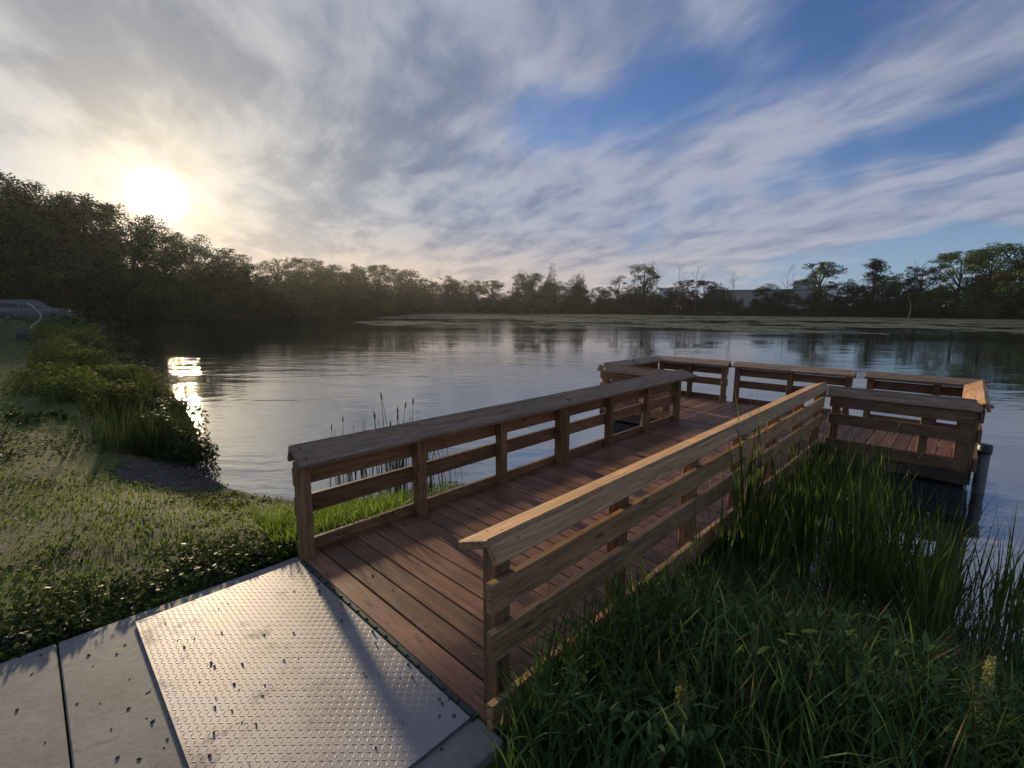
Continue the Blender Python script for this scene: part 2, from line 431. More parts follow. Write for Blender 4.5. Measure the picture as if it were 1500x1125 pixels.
def water_mat():
    m, nt, out = new_mat('lake_water'); g = NT(nt)
    p = g.n('NewGeometry').outputs['Position']
    # wind comes across the view: crests lie roughly at right angles to it
    rot = g.n('Mapping'); g.l(p, rot.inputs[0]); rot.inputs['Rotation'].default_value = (0, 0, math.radians(-44))
    q = rot.outputs[0]
    n1 = g.noise(g.scale(q, (1.5, 0.55, 1)), 1.0, 3, 0.5, 0.4)
    n2 = g.noise(g.scale(q, (5.5, 2.2, 1)), 1.0, 3, 0.5, 0.3)
    n3 = g.noise(g.scale(q, (0.22, 0.13, 1)), 1.0, 2, 0.5)
    ruff = g.step(g.noise(g.scale(q, (0.085, 0.03, 1)), 1.0, 3, 0.55, 0.6), 0.36, 0.66)     # calm and ruffled lanes
    amp = g.math('ADD', g.math('MULTIPLY', ruff, 2.0), 0.18)
    h = g.math('ADD', g.math('MULTIPLY', n1, 0.0125), g.math('MULTIPLY', n2, 0.0028))
    h = g.math('MULTIPLY', h, amp)
    h = g.math('ADD', h, g.math('MULTIPLY', n3, 0.008))
    bp = g.bump(h, 1.0, 1.0)
    pr = g.principled(out, (0.012, 0.018, 0.016), 0.035, 0, 0.5, bp)
    pr.inputs['IOR'].default_value = 5.5
    return m
M['water'] = water_mat()

def mat_algae():
    m, nt, out = new_mat('algae_mat'); g = NT(nt)
    ge = g.n('NewGeometry')
    v = g.ramp(ge.outputs['Random Per Island'], [(0, (0.045, 0.058, 0.020)), (0.6, (0.080, 0.098, 0.034)), (1, (0.14, 0.155, 0.065))])
    g.principled(out, v, 0.6, 0, 0.3)
    return m
M['algae'] = mat_algae()

# ------------------------------------------------------------------ sun + sky
SUN_DIR = pdir(229, 288)
SUN_EL = math.asin(SUN_DIR[2]); SUN_AZ = math.atan2(SUN_DIR[1], SUN_DIR[0])
sl = bpy.data.lights.new('sun', 'SUN'); sl.energy = 4.2; sl.angle = math.radians(3.2); sl.color = (1.0, 0.77, 0.49)
so = bpy.data.objects.new('sun', sl); COL.objects.link(so)
so.rotation_euler = Vector(SUN_DIR).to_track_quat('Z', 'Y').to_euler()
so.location = (0, 40, 30)

def build_world():
    w = bpy.data.worlds.new('World'); S.world = w; w.use_nodes = True
    nt = w.node_tree
    for n in list(nt.nodes): nt.nodes.remove(n)
    g = NT(nt)
    out = g.n('OutputWorld'); bg = g.n('Background'); g.l(bg.outputs[0], out.inputs[0])
    sky = g.n('TexSky', sky_type='NISHITA'); sky.sun_disc = False
    sky.sun_elevation = SUN_EL; sky.sun_rotation = math.pi/2-SUN_AZ
    sky.air_density = 1.0; sky.dust_density = 0.6; sky.ozone_density = 2.0
    bg.inputs['Strength'].default_value = 0.10
    K = 10.0                                            # colours below are final radiance; bg strength is 0.1
    d = g.n('TexCoord').outputs['Generated']
    sep = g.n('SeparateXYZ'); g.l(d, sep.inputs[0])
    zc = g.math('MAXIMUM', sep.outputs[2], 0.0)
    zz = g.math('ADD', zc, 0.14)
    # a flat cloud deck seen from below; streaks run towards one bearing
    th = math.radians(67.5)
    D = (math.cos(th), math.sin(th), 0); N = (math.sin(th), -math.cos(th), 0)
    a = g.math('DIVIDE', g.vmath('DOT_PRODUCT', d, D), zz)
    c = g.math('DIVIDE', g.vmath('DOT_PRODUCT', d, N), zz)
    cb = g.n('CombineXYZ'); g.l(a, cb.inputs[0]); g.l(c, cb.inputs[1])
    P = cb.outputs[0]
    warp = g.noise(P, 1.0, 3, 0.5, col=True)
    Pw = g.vmath('ADD', P, g.vmath('SCALE', g.vmath('SUBTRACT', warp, (0.5, 0.5, 0.5)), scale=0.45))
    n1 = g.noise(g.scale(Pw, (0.85, 1.7, 1)), 1.0, 7, 0.56)
    n2 = g.noise(g.scale(Pw, (2.5, 4.8, 1)), 1.0, 7, 0.60, 0.3)
    n3 = g.noise(g.scale(P, (0.16, 0.5, 1)), 1.0, 4, 0.5)
    blob = None
    def add(px, py, r, wgt):
        nonlocal blob
        v = tuple(float(x) for x in pdir(px, py))
        q = g.math('SUBTRACT', 1.0, g.vmath('DOT_PRODUCT', d, v))
        e = g.math('MULTIPLY', g.math('EXPONENT', g.math('MULTIPLY', q, -2.0/(r*r))), wgt*(0.85 if wgt < 0 else 1.0))
        blob = e if blob is None else g.math('ADD', blob, e)
    # clear lanes
    holes = [(915, 128, .10, -.40), (1010, 110, .10, -.32), (1120, 110, .12, -.16), (1190, 40, .10, -.24), (1300, 20, .10, -.12),
              (800, 150, .075, -.38), (760, 205, .06, -.20), (860, 190, .075, -.22), (1000, 185, .08, -.12),
              (1420, 195, .075, -.46), (1320, 218, .075, -.46), (1490, 170, .07, -.36), (1225, 240, .065, -.44), (1130, 268, .055, -.42), (1030, 290, .045, -.30), (950, 312, .04, -.22),
              (1430, 265, .04, -.2), (1330, 292, .03, -.25), (1240, 310, .03, -.2), (700, 240, .04, -.2), (1100, 160, .08, -.06), (1280, 60, .1, -.16), (1420, 20, .08, -.15),
              (1450, 270, .05, -.14), (1330, 385, .085, -.36), (1480, 375, .09, -.36), (1180, 385, .09, -.22), (1430, 330, .07, -.16),
              # cloud banks
              (830, 60, .11, .42), (880, 80, .06, .3), (1000, 40, .09, .30), (1085, 25, .06, .16), (650, 90, .28, .20), (250, 120, .45, .30), (700, 300, .16, .12),
              (900, 265, .12, .20), (1060, 225, .10, .20), (1200, 160, .10, .14), (1400, 90, .16, .20), (1220, 335, .05, .18), (1290, 270, .05, .16),
              (760, 360, .06, .14), (850, 330, .07, .16), (960, 290, .07, .16), (1060, 245, .07, .16), (1150, 205, .07, .18), (1260, 165, .08, .20), (1380, 120, .08, .22), (1480, 85, .10, .22),
              (1010, 345, .045, .3), (1100, 325, .045, .36), (1190, 304, .04, .40), (1280, 282, .04, .44), (1370, 262, .04, .46), (1460, 240, .045, .48), (1540, 225, .05, .48),
              (1080, 368, .035, .3), (1160, 338, .035, .42), (1220, 334, .035, .45), (1290, 325, .035, .42), (1360, 315, .035, .44), (1430, 302, .035, .46), (1495, 290, .04, .46), (1560, 280, .04, .46), (880, 395, .08, .2), (700, 390, .12, .25), (1000, 375, .06, .15),
              (1120, 320, .06, .12), (600, 350, .25, .10)]
    for b in holes: add(*b)
    clear = blob; blob = None
    # thick grey undersides
    for b in [(290, 75, .11, .55), (150, 60, .10, .45), (420, 110, .12, .40), (130, 150, .07, .45), (560, 215, .13, .50), (480, 310, .08, .50), (400, 345, .07, .45),
              (640, 130, .10, .35), (240, 190, .06, .3), (330, 300, .05, .25), (40, 30, .10, .3), (760, 60, .07, .15), (1000, 190, .08, .2),
              (170, 210, .10, -.3), (330, 200, .10, -.3), (60, 180, .10, -.3), (690, 200, .05, -.35), (800, 95, .06, -.4), (870, 90, .05, -.4), (1060, 40, .05, -.3),
              (560, 330, .10, -.35), (500, 30, .08, -.25), (1180, 200, .07, -.3), (1000, 280, .07, -.3)]:
        add(*b)
    thick = blob; blob = clear
    cov = g.math('ADD', g.math('ADD', g.math('MULTIPLY', n1, 0.85), g.math('MULTIPLY', n2, 0.50)), blob)
    cov = g.math('ADD', cov, g.math('MULTIPLY', g.math('SUBTRACT', n3, 0.5), 0.2))
    dens = g.step(cov, 0.36, 0.94)
    # geometry of the glow through thin cloud
    cs = g.math('MAXIMUM', g.vmath('DOT_PRODUCT', d, tuple(float(x) for x in SUN_DIR)), 0.0)
    def lobe(r):
        return g.math('EXPONENT', g.math('MULTIPLY', g.math('SUBTRACT', 1.0, cs), -2.0/(r*r)))
    wide, midl, tight, core = lobe(0.60), lobe(0.28), lobe(0.11), lobe(0.0235)
    # cloud tone: grey-lilac away from the sun, cream near it, thick parts greyer
    sh = g.math('ADD', g.math('MULTIPLY', n1, 0.35), g.math('MULTIPLY', g.noise(g.scale(Pw, (1.3, 2.6, 1)), 1.5, 7, 0.58), 0.65))
    sh = g.math('ADD', sh, g.math('MULTIPLY', g.math('SUBTRACT', n2, 0.5), 0.40))
    sh = g.math('SUBTRACT', sh, g.math('MULTIPLY', thick, 0.21))
    shade = g.step(sh, 0.30, 0.62)
    far = g.mix(shade, (0.148, 0.186, 0.290), (0.305, 0.330, 0.415))
    near = g.mix(shade, (0.112, 0.142, 0.185), (0.350, 0.360, 0.370))
    cc = g.mix(g.math('MULTIPLY', wide, 0.95), far, near)
    cc = g.mix(1.0, cc, g.vmath('SCALE', (0.26, 0.205, 0.12), scale=midl), 'ADD')
    lowm = g.step(sep.outputs[2], 0.20, 0.03)
    warmside = lobe(0.85)
    cc = g.mix(g.math('MULTIPLY', g.math('MULTIPLY', lowm, warmside), 0.9), cc, g.mix(shade, (0.38, 0.31, 0.28), (0.66, 0.48, 0.34)))
    cc = g.vmath('SCALE', cc, scale=K)
    blue = g.mix(1.0, sky.outputs[0], (0.54, 0.68, 1.0), 'MULTIPLY')
    blue = g.mix(g.math('MULTIPLY', g.step(sep.outputs[2], 0.22, 0.0), 0.75), blue, (0.235*K, 0.335*K, 0.48*K))
    col = g.vmath('SCALE', g.mix(g.math('MULTIPLY', dens, 0.93), blue, cc), scale=0.86)
    glow = g.vmath('ADD', g.vmath('SCALE', (0.24, 0.18, 0.07), scale=tight), g.vmath('SCALE', (4.2, 3.7, 2.8), scale=core))
    col = g.vmath('ADD', col, g.vmath('SCALE', glow, scale=K))
    g.l(col, bg.inputs['Color'])
    return w
build_world()

# ------------------------------------------------------------------ terrain
LAKE = np.array([(3.0, -8), (2.75, -4), (2.45, -2), (2.2, -0.5), (1.9, 0.8), (1.15, 1.8), (0.60, 2.7), (0.38, 3.3), (0.30, 4.0), (0.55, 5), (0.9, 7),
    (1.2, 9.5), (1.3, 14), (1.2, 20), (2, 30), (3, 40), (4.2, 60), (5, 76), (10, 85), (20, 96), (35, 110), (60, 144), (94, 190), (150, 245),
    (225, 268), (252, 235), (250, 180), (238, 71), (230, -15), (220, -100), (150, -160), (40, -120), (10, -60), (4, -25)], float)

def lake_sd(x, y):
    """signed distance to the shoreline, positive on land"""
    x = np.asarray(x, float).ravel(); y = np.asarray(y, float).ravel()
    dmin = np.full(len(x), 1e9); inside = np.zeros(len(x), bool)
    for i in range(len(LAKE)):
        ax, ay = LAKE[i]; bx, by = LAKE[(i+1) % len(LAKE)]
        ex, ey = bx-ax, by-ay
        t = np.clip(((x-ax)*ex+(y-ay)*ey)/(ex*ex+ey*ey), 0, 1)
        dmin = np.minimum(dmin, np.hypot(x-ax-t*ex, y-ay-t*ey))
        cr = ((ay > y) != (by > y))
        with np.errstate(divide='ignore', invalid='ignore'):
            xi = ax+(y-ay)/(by-ay if by != ay else 1e-9)*ex
        inside ^= (cr & (x < xi))
    return np.where(inside, -dmin, dmin)

def wob(x, y, s, seed=0):
    r = np.random.default_rng(seed); o = np.zeros_like(np.asarray(x, float))
    for k in range(6):
        a = r.uniform(0, 6.28); f = s*r.uniform(0.6, 1.7); ph = r.uniform(0, 6.28)
        o = o+np.sin(f*(x*math.cos(a)+y*math.sin(a))+ph)
    return o/6

def sstep(x): x = np.clip(x, 0, 1); return x*x*(3-2*x)

def ground_z(x, y):
    x = np.asarray(x, float); y = np.asarray(y, float); sh = x.shape
    x = x.ravel(); y = y.ravel()
    d = lake_sd(x, y)+wob(x, y, 2.2, 3)*0.12
    r = np.hypot(x-CAM[0], y-CAM[1])
    land = WATER_Z+0.37*sstep(d/1.7)+0.03*np.clip(d, 0, 1)
    land = land+0.020*wob(x, y, 3.0, 5)*sstep(d/1.0)+0.009*wob(x, y, 11.0, 6)*sstep(d/0.6)
    land = land+np.where((x < 6) & (y > 15), 1.15*sstep((y-18)/42)*sstep((d-1.2)/4.5), 0)
    # banks rise away from the far shores
    land = land+np.where(r > 60, sstep((r-60)/60)*np.clip(d, 0, 60)*0.045, 0)
    bed = WATER_Z-0.75*sstep(-d/4.0)-0.02
    z = np.where(d > 0, land, np.where(d > -0.35, WATER_Z+d*0.25, bed-0.06))
    # flat bed under the path
    m = (y < 0.22) & (y > -2.3) & (x < 0.12)
    z = np.where(m, np.minimum(z, -0.06), z)
    return z.reshape(sh)

def build_terrain():
    na = 480
    rad = np.concatenate([[0.0], 0.35*np.power(1.0265, np.arange(325))])
    rad = rad[rad < 1700]
    th = np.linspace(0, 2*math.pi, na, endpoint=False)
    R, T = np.meshgrid(rad[1:], th, indexing='ij')
    X = CAM[0]+R*np.cos(T); Y = CAM[1]+R*np.sin(T)
    Z = ground_z(X, Y)
    V = np.concatenate([[[CAM[0], CAM[1], float(ground_z(np.array([CAM[0]]), np.array([CAM[1]]))[0])]], np.stack([X, Y, Z], -1).reshape(-1, 3)])
    nr = len(rad)-1
    i = np.arange(nr-1)[:, None]*na; j = np.arange(na)[None, :]; j2 = (j+1) % na
    F4 = np.stack([1+i+j, 1+i+na+j, 1+i+na+j2, 1+i+j2], -1).reshape(-1, 4)
    F3 = np.stack([np.zeros(na, int), 1+np.arange(na), 1+(np.arange(na)+1) % na], -1)
    me = make_mesh('ground', V, [F4, F3], M['ground'], smooth=True)
    tag(link('ground', me), 'soil and turf banks around the lake', 'ground', kind='structure')
build_terrain()

a = np.linspace(0, 2*math.pi, 96, endpoint=False)
V = np.stack([60+900*np.cos(a), 60+900*np.sin(a), np.full(96, WATER_Z)], -1)
tag(link('water', make_mesh('water', V, [np.arange(96)[None, :]], M['water'])), 'calm rippled lake water', 'water', kind='structure')

# ------------------------------------------------------------------ concrete path
def build_path():
    slabs = Wood()
    z0, z1 = -0.11, -0.014
    xs = [-5.05, -3.782, -2.526, -1.27, 0.03]
    for i in range(4):
        slabs.box(xs[i]+0.004, xs[i+1]-0.004, -2.06, 0.115, z0, z1, 'y', 0.006)
    o = slabs.build('path', M['concrete'])
    tag(o, 'worn grey concrete path slabs with a tooled joint', 'path', kind='structure')
build_path()

# ------------------------------------------------------------------ chequer plate
PX0, PX1, PY0, PY1 = -0.945, -0.012, -1.885, 0.0
PZ = 0.004
def build_plate():
    root = empty('threshold_plate', (0, 0, 0), 'silver diamond tread metal plate bridging the concrete path and the wooden gangway', 'metal plate')
    w = Wood(); w.box(PX0, PX1, PY0, PY1, PZ-0.010, PZ, 'y', 0.0015)
    V = [np.array(w.V)]; F4 = [np.concatenate(w.F4)]; F3 = [np.concatenate(w.F3)]; n = w.n
    pit = 0.0255; k = 0
    xs = np.arange(PX0+0.02, PX1-0.015, pit); ys = np.arange(PY0+0.02, PY1-0.015, pit)
    L, W, H = 0.0115, 0.0033, 0.0013
    tmpl = np.array([(-L, 0, 0), (-L*0.35, -W, 0), (L*0.35, -W, 0), (L, 0, 0), (L*0.35, W, 0), (-L*0.35, W, 0), (-L*0.55, 0, H), (L*0.55, 0, H)])
    f4 = np.array([(1, 2, 7, 6), (4, 5, 6, 7)]); f3 = np.array([(0, 1, 6), (2, 3, 7), (3, 4, 7), (5, 0, 6)])
    for i, x in enumerate(xs):
        for j, y in enumerate(ys):
            a = math.radians(45 if (i+j) % 2 else -45)
            ca, sa = math.cos(a), math.sin(a)
            P = np.stack([x+tmpl[:, 0]*ca-tmpl[:, 1]*sa, y+tmpl[:, 0]*sa+tmpl[:, 1]*ca, PZ-0.0002+tmpl[:, 2]], -1)
            V.append(P); F4.append(f4+n); F3.append(f3+n); n += 8
    link('tread_sheet', make_mesh('tread_sheet', np.concatenate(V), [np.concatenate(F4), np.concatenate(F3)], M['plate']), root)
    # hinge along the deck edge: leaf strip plus knuckles
    w = Wood(); w.box(-0.010, 0.028, PY0-0.01, PY1+0.01, -0.02, 0.001, 'y', 0.002)
    y = PY0
    while y < PY1-0.05:
        w.box(-0.006, 0.016, y, y+0.085, -0.004, 0.010, 'y', 0.005); y += 0.105
    w.build('hinge', M['hinge'], root)
build_plate()

# ------------------------------------------------------------------ pier (gangway + platform)
class Frame:
    """local frame of a rail line: origin, along, outward"""
    def __init__(self, p0, p1):
        self.o = np.array([p0[0], p0[1], 0.0]); d = np.array([p1[0]-p0[0], p1[1]-p0[1], 0.0]); self.L = np.linalg.norm(d)
        self.e = d/self.L
    def setn(self, n): self.n = np.array([n[0], n[1], 0.0]); return self
    def pt(self, a, o, z): return self.o+self.e*a+self.n*o+np.array([0, 0, z])

def rail_section(parent, p0, p1, n, posts, cap=((-0.09, 0.745), (0.105, 0.835)), skirt=(0.165, 0.725), joints=(), double=(),
                 mats=('cap', 'rail', 'rail'), z0=0.0, ext=(0.05, 0.05), skew=(0, 0), boards=((0.30, 0.44), (0.53, 0.67)), bext=(0.0, 0.0), post_top=None):
    f = Frame(p0, p1).setn(n); Z = np.array([0, 0, 1.0])
    (oi, zi), (oo, zo) = cap
    # sloping cap and its outer skirt
    w = Wood(); tv = f.n*(oo-oi)+Z*(zo-zi); Wd = np.linalg.norm(tv); tv /= Wd
    up = np.cross(f.e, tv); up = up if up[2] > 0 else -up
    sv = f.n*(skirt[0]-oo)+Z*(skirt[1]-zo); Ws = np.linalg.norm(sv); sv /= Ws
    su = np.cross(f.e, sv); su = su if su @ f.n > 0 else -su
    cuts = [-ext[0]]+list(joints)+[f.L+ext[1]]
    for i in range(len(cuts)-1):
        a0, a1 = cuts[i]+(0.002 if i else 0), cuts[i+1]-(0.002 if i < len(cuts)-2 else 0)
        sk = (skew[0] if i == 0 else 0, skew[1] if i == len(cuts)-2 else 0)
        T = 0.038; jig = RNG.uniform(-0.003, 0.003)
        c = f.pt((a0+a1)/2, (oi+oo)/2, (zi+zo)/2+jig)-up*T/2
        w.board(c, f.e, tv, up, a1-a0, Wd, T, 0.005, sk)
        c = f.pt((a0+a1)/2, (oo+skirt[0])/2, (zo+skirt[1])/2+jig)+su*(0.001)-sv*0.004+f.n*(-0.015)
        w.board(c-up*0.036, f.e, sv, su, (a1-a0)-0.012, Ws, 0.034, 0.004)
    # screw heads on the cap above every post
    scr = []
    for a in posts:
        for o in (0.25, 0.75):
            c = f.pt(a, oi+(oo-oi)*o, zi+(zo-zi)*o)+up*0.0005
            k = np.arange(6)*math.pi/3
            ring = c+0.008*(np.cos(k)[:, None]*f.e+np.sin(k)[:, None]*tv)
            scr.append((np.concatenate([ring, ring+up*0.0018]), np.array([[0, 1, 2, 3], [0, 3, 4, 5], [6, 7, 8, 9], [6, 9, 10, 11]]+[[i, (i+1) % 6, 6+(i+1) % 6, 6+i] for i in range(6)])))
    r = w.build('railing', M[mats[0]], parent, (*merge(scr), M['screw']))
    top = post_top if post_top else zi-0.035+0.045*0.5
    top = min(top, zi+(0-oi)*(zo-zi)/(oo-oi)-0.040)
    for k, a in enumerate(posts):
        w = Wood()
        for s in ((-0.047, 0.047) if k in double else (0.0,)):
            c = f.pt(a+s, 0.045, (top-0.16+z0)/2)
            w.board(c, Z, f.e, f.n, top+0.16, 0.089, 0.089, 0.005)
        w.build('post', M[mats[1]], r)
    bj = [-bext[0]]+list(joints)+[f.L+bext[1]]
    for (b0, b1) in boards:
        w = Wood()
        for i in range(len(bj)-1):
            a0, a1 = bj[i]+0.002, bj[i+1]-0.002
            w.board(f.pt((a0+a1)/2, 0.1095, (b0+b1)/2+RNG.uniform(-.003, .003)), f.e, Z, f.n, a1-a0, b1-b0, 0.038, 0.004)
        w.build('rail_board', M[mats[2]], r)
    w = Wood()
    for i in range(len(bj)-1):
        a0, a1 = bj[i]+0.002, bj[i+1]-0.002
        w.board(f.pt((a0+a1)/2, 0.1095, 0.02), f.e, Z, f.n, a1-a0, 0.15, 0.038, 0.004)
    w.build('kick_board', M[mats[2]], r)
    return r

GW = 1.861            # clear width of the gangway
GL = 6.30             # its length
def build_gangway():
    root = empty('gangway', (0, 0, 0), 'reddish brown plank gangway with board railings leading from the metal plate onto the platform', 'gangway')
    w = Wood(); x = 0.031; k = 0
    while x < GL-0.02:
        wd = min(0.140, GL-x)
        e0, e1 = RNG.uniform(-0.008, 0.008, 2)
        w.box(x, x+wd, -GW-0.085+e0, 0.085+e1, -0.038+RNG.uniform(-.0015, .0015), 0.0+RNG.uniform(-.0018, .0012), 'y', 0.004)
        x += wd+RNG.uniform(0.005, 0.009)
    # dark screw dots in each plank
    scr = []
    x = 0.101
    while x < GL:
        for y in (-0.06, -0.62, -1.24, -1.80):
            for s in (-0.035, 0.035):
                k = np.arange(6)*math.pi/3
                scr.append((np.stack([x+s+0.0045*np.cos(k), y+RNG.uniform(-.01, .01)+0.0045*np.sin(k), np.full(6, 0.0022)], -1), np.array([[0, 1, 2, 3], [0, 3, 4, 5]])))
        x += 0.147
    w.build('deck', M['deck'], root, (*merge(scr), M['screw']))
    w = Wood()
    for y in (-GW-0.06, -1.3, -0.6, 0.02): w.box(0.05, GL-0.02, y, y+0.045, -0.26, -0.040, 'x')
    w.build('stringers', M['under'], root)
    sp = 1.0076
    rail_section(root, (0, 0), (GL, 0), (0, 1), [0.07+0.045*0+sp*i for i in range(7)], cap=((-0.100, 0.735), (0.100, 0.845)), skirt=(0.150, 0.745),
                 joints=(3.09,), double=(3,), ext=(-0.012, 0.14), skew=(0.0, -0.75), bext=(-0.03, -0.1))
    rail_section(root, (0, -GW), (GL, -GW), (0, -1), [0.13+sp*i for i in range(7)], cap=((-0.065, 0.805), (0.125, 0.880)), skirt=(0.168, 0.806),
                 joints=(2.75,), double=(), ext=(0.0, -0.20), skew=(0.0, 0.0), mats=('litrail', 'rail', 'litrail'), bext=(-0.02, -0.15), post_top=0.80)
build_gangway()

PX_0, PX_1, PY_R, PY_L = 6.36, 8.52, -3.43, 1.62
def build_platform():
    root = empty('fishing_platform', (7.4, -0.9, 0), 'wide wooden fishing platform with gapped low railings at the lake end of the gangway', 'fishing platform')
    root.location = (0, 0, 0)
    w = Wood(); y = PY_R
    while y < PY_L-0.02:
        wd = min(0.14, PY_L-y)
        w.box(PX_0-0.03+RNG.uniform(-.008, .008), PX_1+0.05, y, y+wd, -0.038, RNG.uniform(-.0018, .0012), 'x', 0.004)
        y += wd+RNG.uniform(0.005, 0.009)
    w.build('deck', M['deck'], root)
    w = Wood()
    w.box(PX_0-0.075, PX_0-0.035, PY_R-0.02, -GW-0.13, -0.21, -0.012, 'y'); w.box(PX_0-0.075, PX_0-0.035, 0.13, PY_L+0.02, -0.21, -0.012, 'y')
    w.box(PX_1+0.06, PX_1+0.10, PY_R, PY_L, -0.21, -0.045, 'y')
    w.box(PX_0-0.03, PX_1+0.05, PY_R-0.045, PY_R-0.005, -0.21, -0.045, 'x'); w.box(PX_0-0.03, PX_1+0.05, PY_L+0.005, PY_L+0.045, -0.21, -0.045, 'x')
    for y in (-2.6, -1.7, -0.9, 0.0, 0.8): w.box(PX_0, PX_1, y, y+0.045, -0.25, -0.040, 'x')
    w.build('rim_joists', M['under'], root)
    for (x0, x1, y0, y1) in ((6.32, 7.3, -3.46, -2.0), (7.4, 8.5, -3.46, -2.0), (7.4, 8.5, -1.8, 0.0), (6.4, 7.3, 0.2, 1.6), (7.4, 8.5, 0.2, 1.6)):
        w = Wood(); w.box(x0, x1, y0, y1, -0.56, -0.255, 'x', 0.03); w.build('float', M['float'], root)
    X1 = PX_1-0.045
    C = dict(cap=((-0.085, 0.735), (0.110, 0.815)), skirt=(0.160, 0.705))
    n = (1, 0)
    # lake side, three sections with gaps to fish through
    rail_section(root, (X1, 0.13), (X1, PY_L), n, [0.05, 0.75, 1.40], ext=(0.04, 0.06), skew=(0, 0.9), **C)
    rail_section(root, (X1, -1.93), (X1, -0.02), n, [0.05, 0.93, 1.86], ext=(0.04, 0.03), joints=(0.95,), **C)
    rail_section(root, (X1, PY_R), (X1, -2.13), n, [0.10, 0.42, 1.25], ext=(0.06, 0.03), skew=(-0.9, 0), **C)
    # the two ends
    rail_section(root, (7.50, PY_L-0.045), (X1, PY_L-0.045), (0, 1), [0.06, 0.90], ext=(0.04, 0.06), skew=(0, -0.9), **C)
    rail_section(root, (PX_0, PY_L-0.045), (7.34, PY_L-0.045), (0, 1), [0.06, 0.90], ext=(0.06, 0.03), skew=(0.9, 0), **C)
    rail_section(root, (7.46, PY_R+0.045), (X1, PY_R+0.045), (0, -1), [0.06, 0.90], ext=(0.06, 0.06), mats=('litrail', 'rail', 'rail'), skew=(0, 0.9), **C)
    rail_section(root, (PX_0, PY_R+0.045), (7.36, PY_R+0.045), (0, -1), [0.06, 0.90], ext=(0.06, 0.03), mats=('litrail', 'rail', 'rail'), skew=(-0.9, 0), **C)
    # shore side of the two wings
    rail_section(root, (PX_0+0.045, 0.24), (PX_0+0.045, PY_L), (-1, 0), [0.10, 0.70, 1.30], ext=(0.05, 0.06), skew=(0, -0.9), **C)
    rail_section(root, (PX_0+0.045, PY_R), (PX_0+0.045, -GW-0.16), (-1, 0), [0.08, 0.42, 1.34], ext=(0.06, 0.04), skew=(0.9, 0), **C)
build_platform()

def pile(x, y, top, label, name='mooring_pile'):
    root = empty(name, (x, y, 0), label, 'pile', 'piles holding the platform')
    v, f = tube([(0, 0, -1.3), (0, 0, -0.5), (0, 0, top-0.10)], [0.062, 0.062, 0.062], 14)
    link('shaft', make_mesh('shaft', v, f, M['pile'], smooth=True), root)
    v, f = tube([(0, 0, top-0.12), (0, 0, top-0.015), (0, 0, top), (0, 0, top+0.002)], [0.074, 0.074, 0.062, 0.001], 14)
    link('pile_cap', make_mesh('pile_cap', v, f, M['pilecap'], smooth=True), root)
pile(7.0, -3.575, 0.17, 'dark capped steel mooring pile beside the right end of the fishing platform')
pile(6.30, 0.72, 0.02, 'short dark pile standing in the water under the left wing of the platform')


# ------------------------------------------------------------------ crumbs of dirt and small stones
def lump_mesh(name, mat, seed, flat=0.6):
    r = np.random.default_rng(seed)
    V, F = [], []
    ph = (1+5**.5)/2
    base = np.array([(-1, ph, 0), (1, ph, 0), (-1, -ph, 0), (1, -ph, 0), (0, -1, ph), (0, 1, ph), (0, -1, -ph), (0, 1, -ph), (ph, 0, -1), (ph, 0, 1), (-ph, 0, -1), (-ph, 0, 1)])/1.9
    F = np.array([(0, 11, 5), (0, 5, 1), (0, 1, 7), (0, 7, 10), (0, 10, 11), (1, 5, 9), (5, 11, 4), (11, 10, 2), (10, 7, 6), (7, 1, 8), (3, 9, 4), (3, 4, 2), (3, 2, 6), (3, 6, 8), (3, 8, 9), (4, 9, 5), (2, 4, 11), (6, 2, 10), (8, 6, 7), (9, 8, 1)])
    V = base*r.uniform(0.65, 1.2, (12, 1))*np.array([1, r.uniform(.6, 1), flat])
    V[:, 2] -= V[:, 2].min()+0.05
    return make_mesh(name, V, F, mat)
CRUMB = [lump_mesh('dirt_crumb', M['dirt'], s) for s in range(4)]
STONE = [lump_mesh('small_stone', M['stone'], 20+s, 0.75) for s in range(3)]

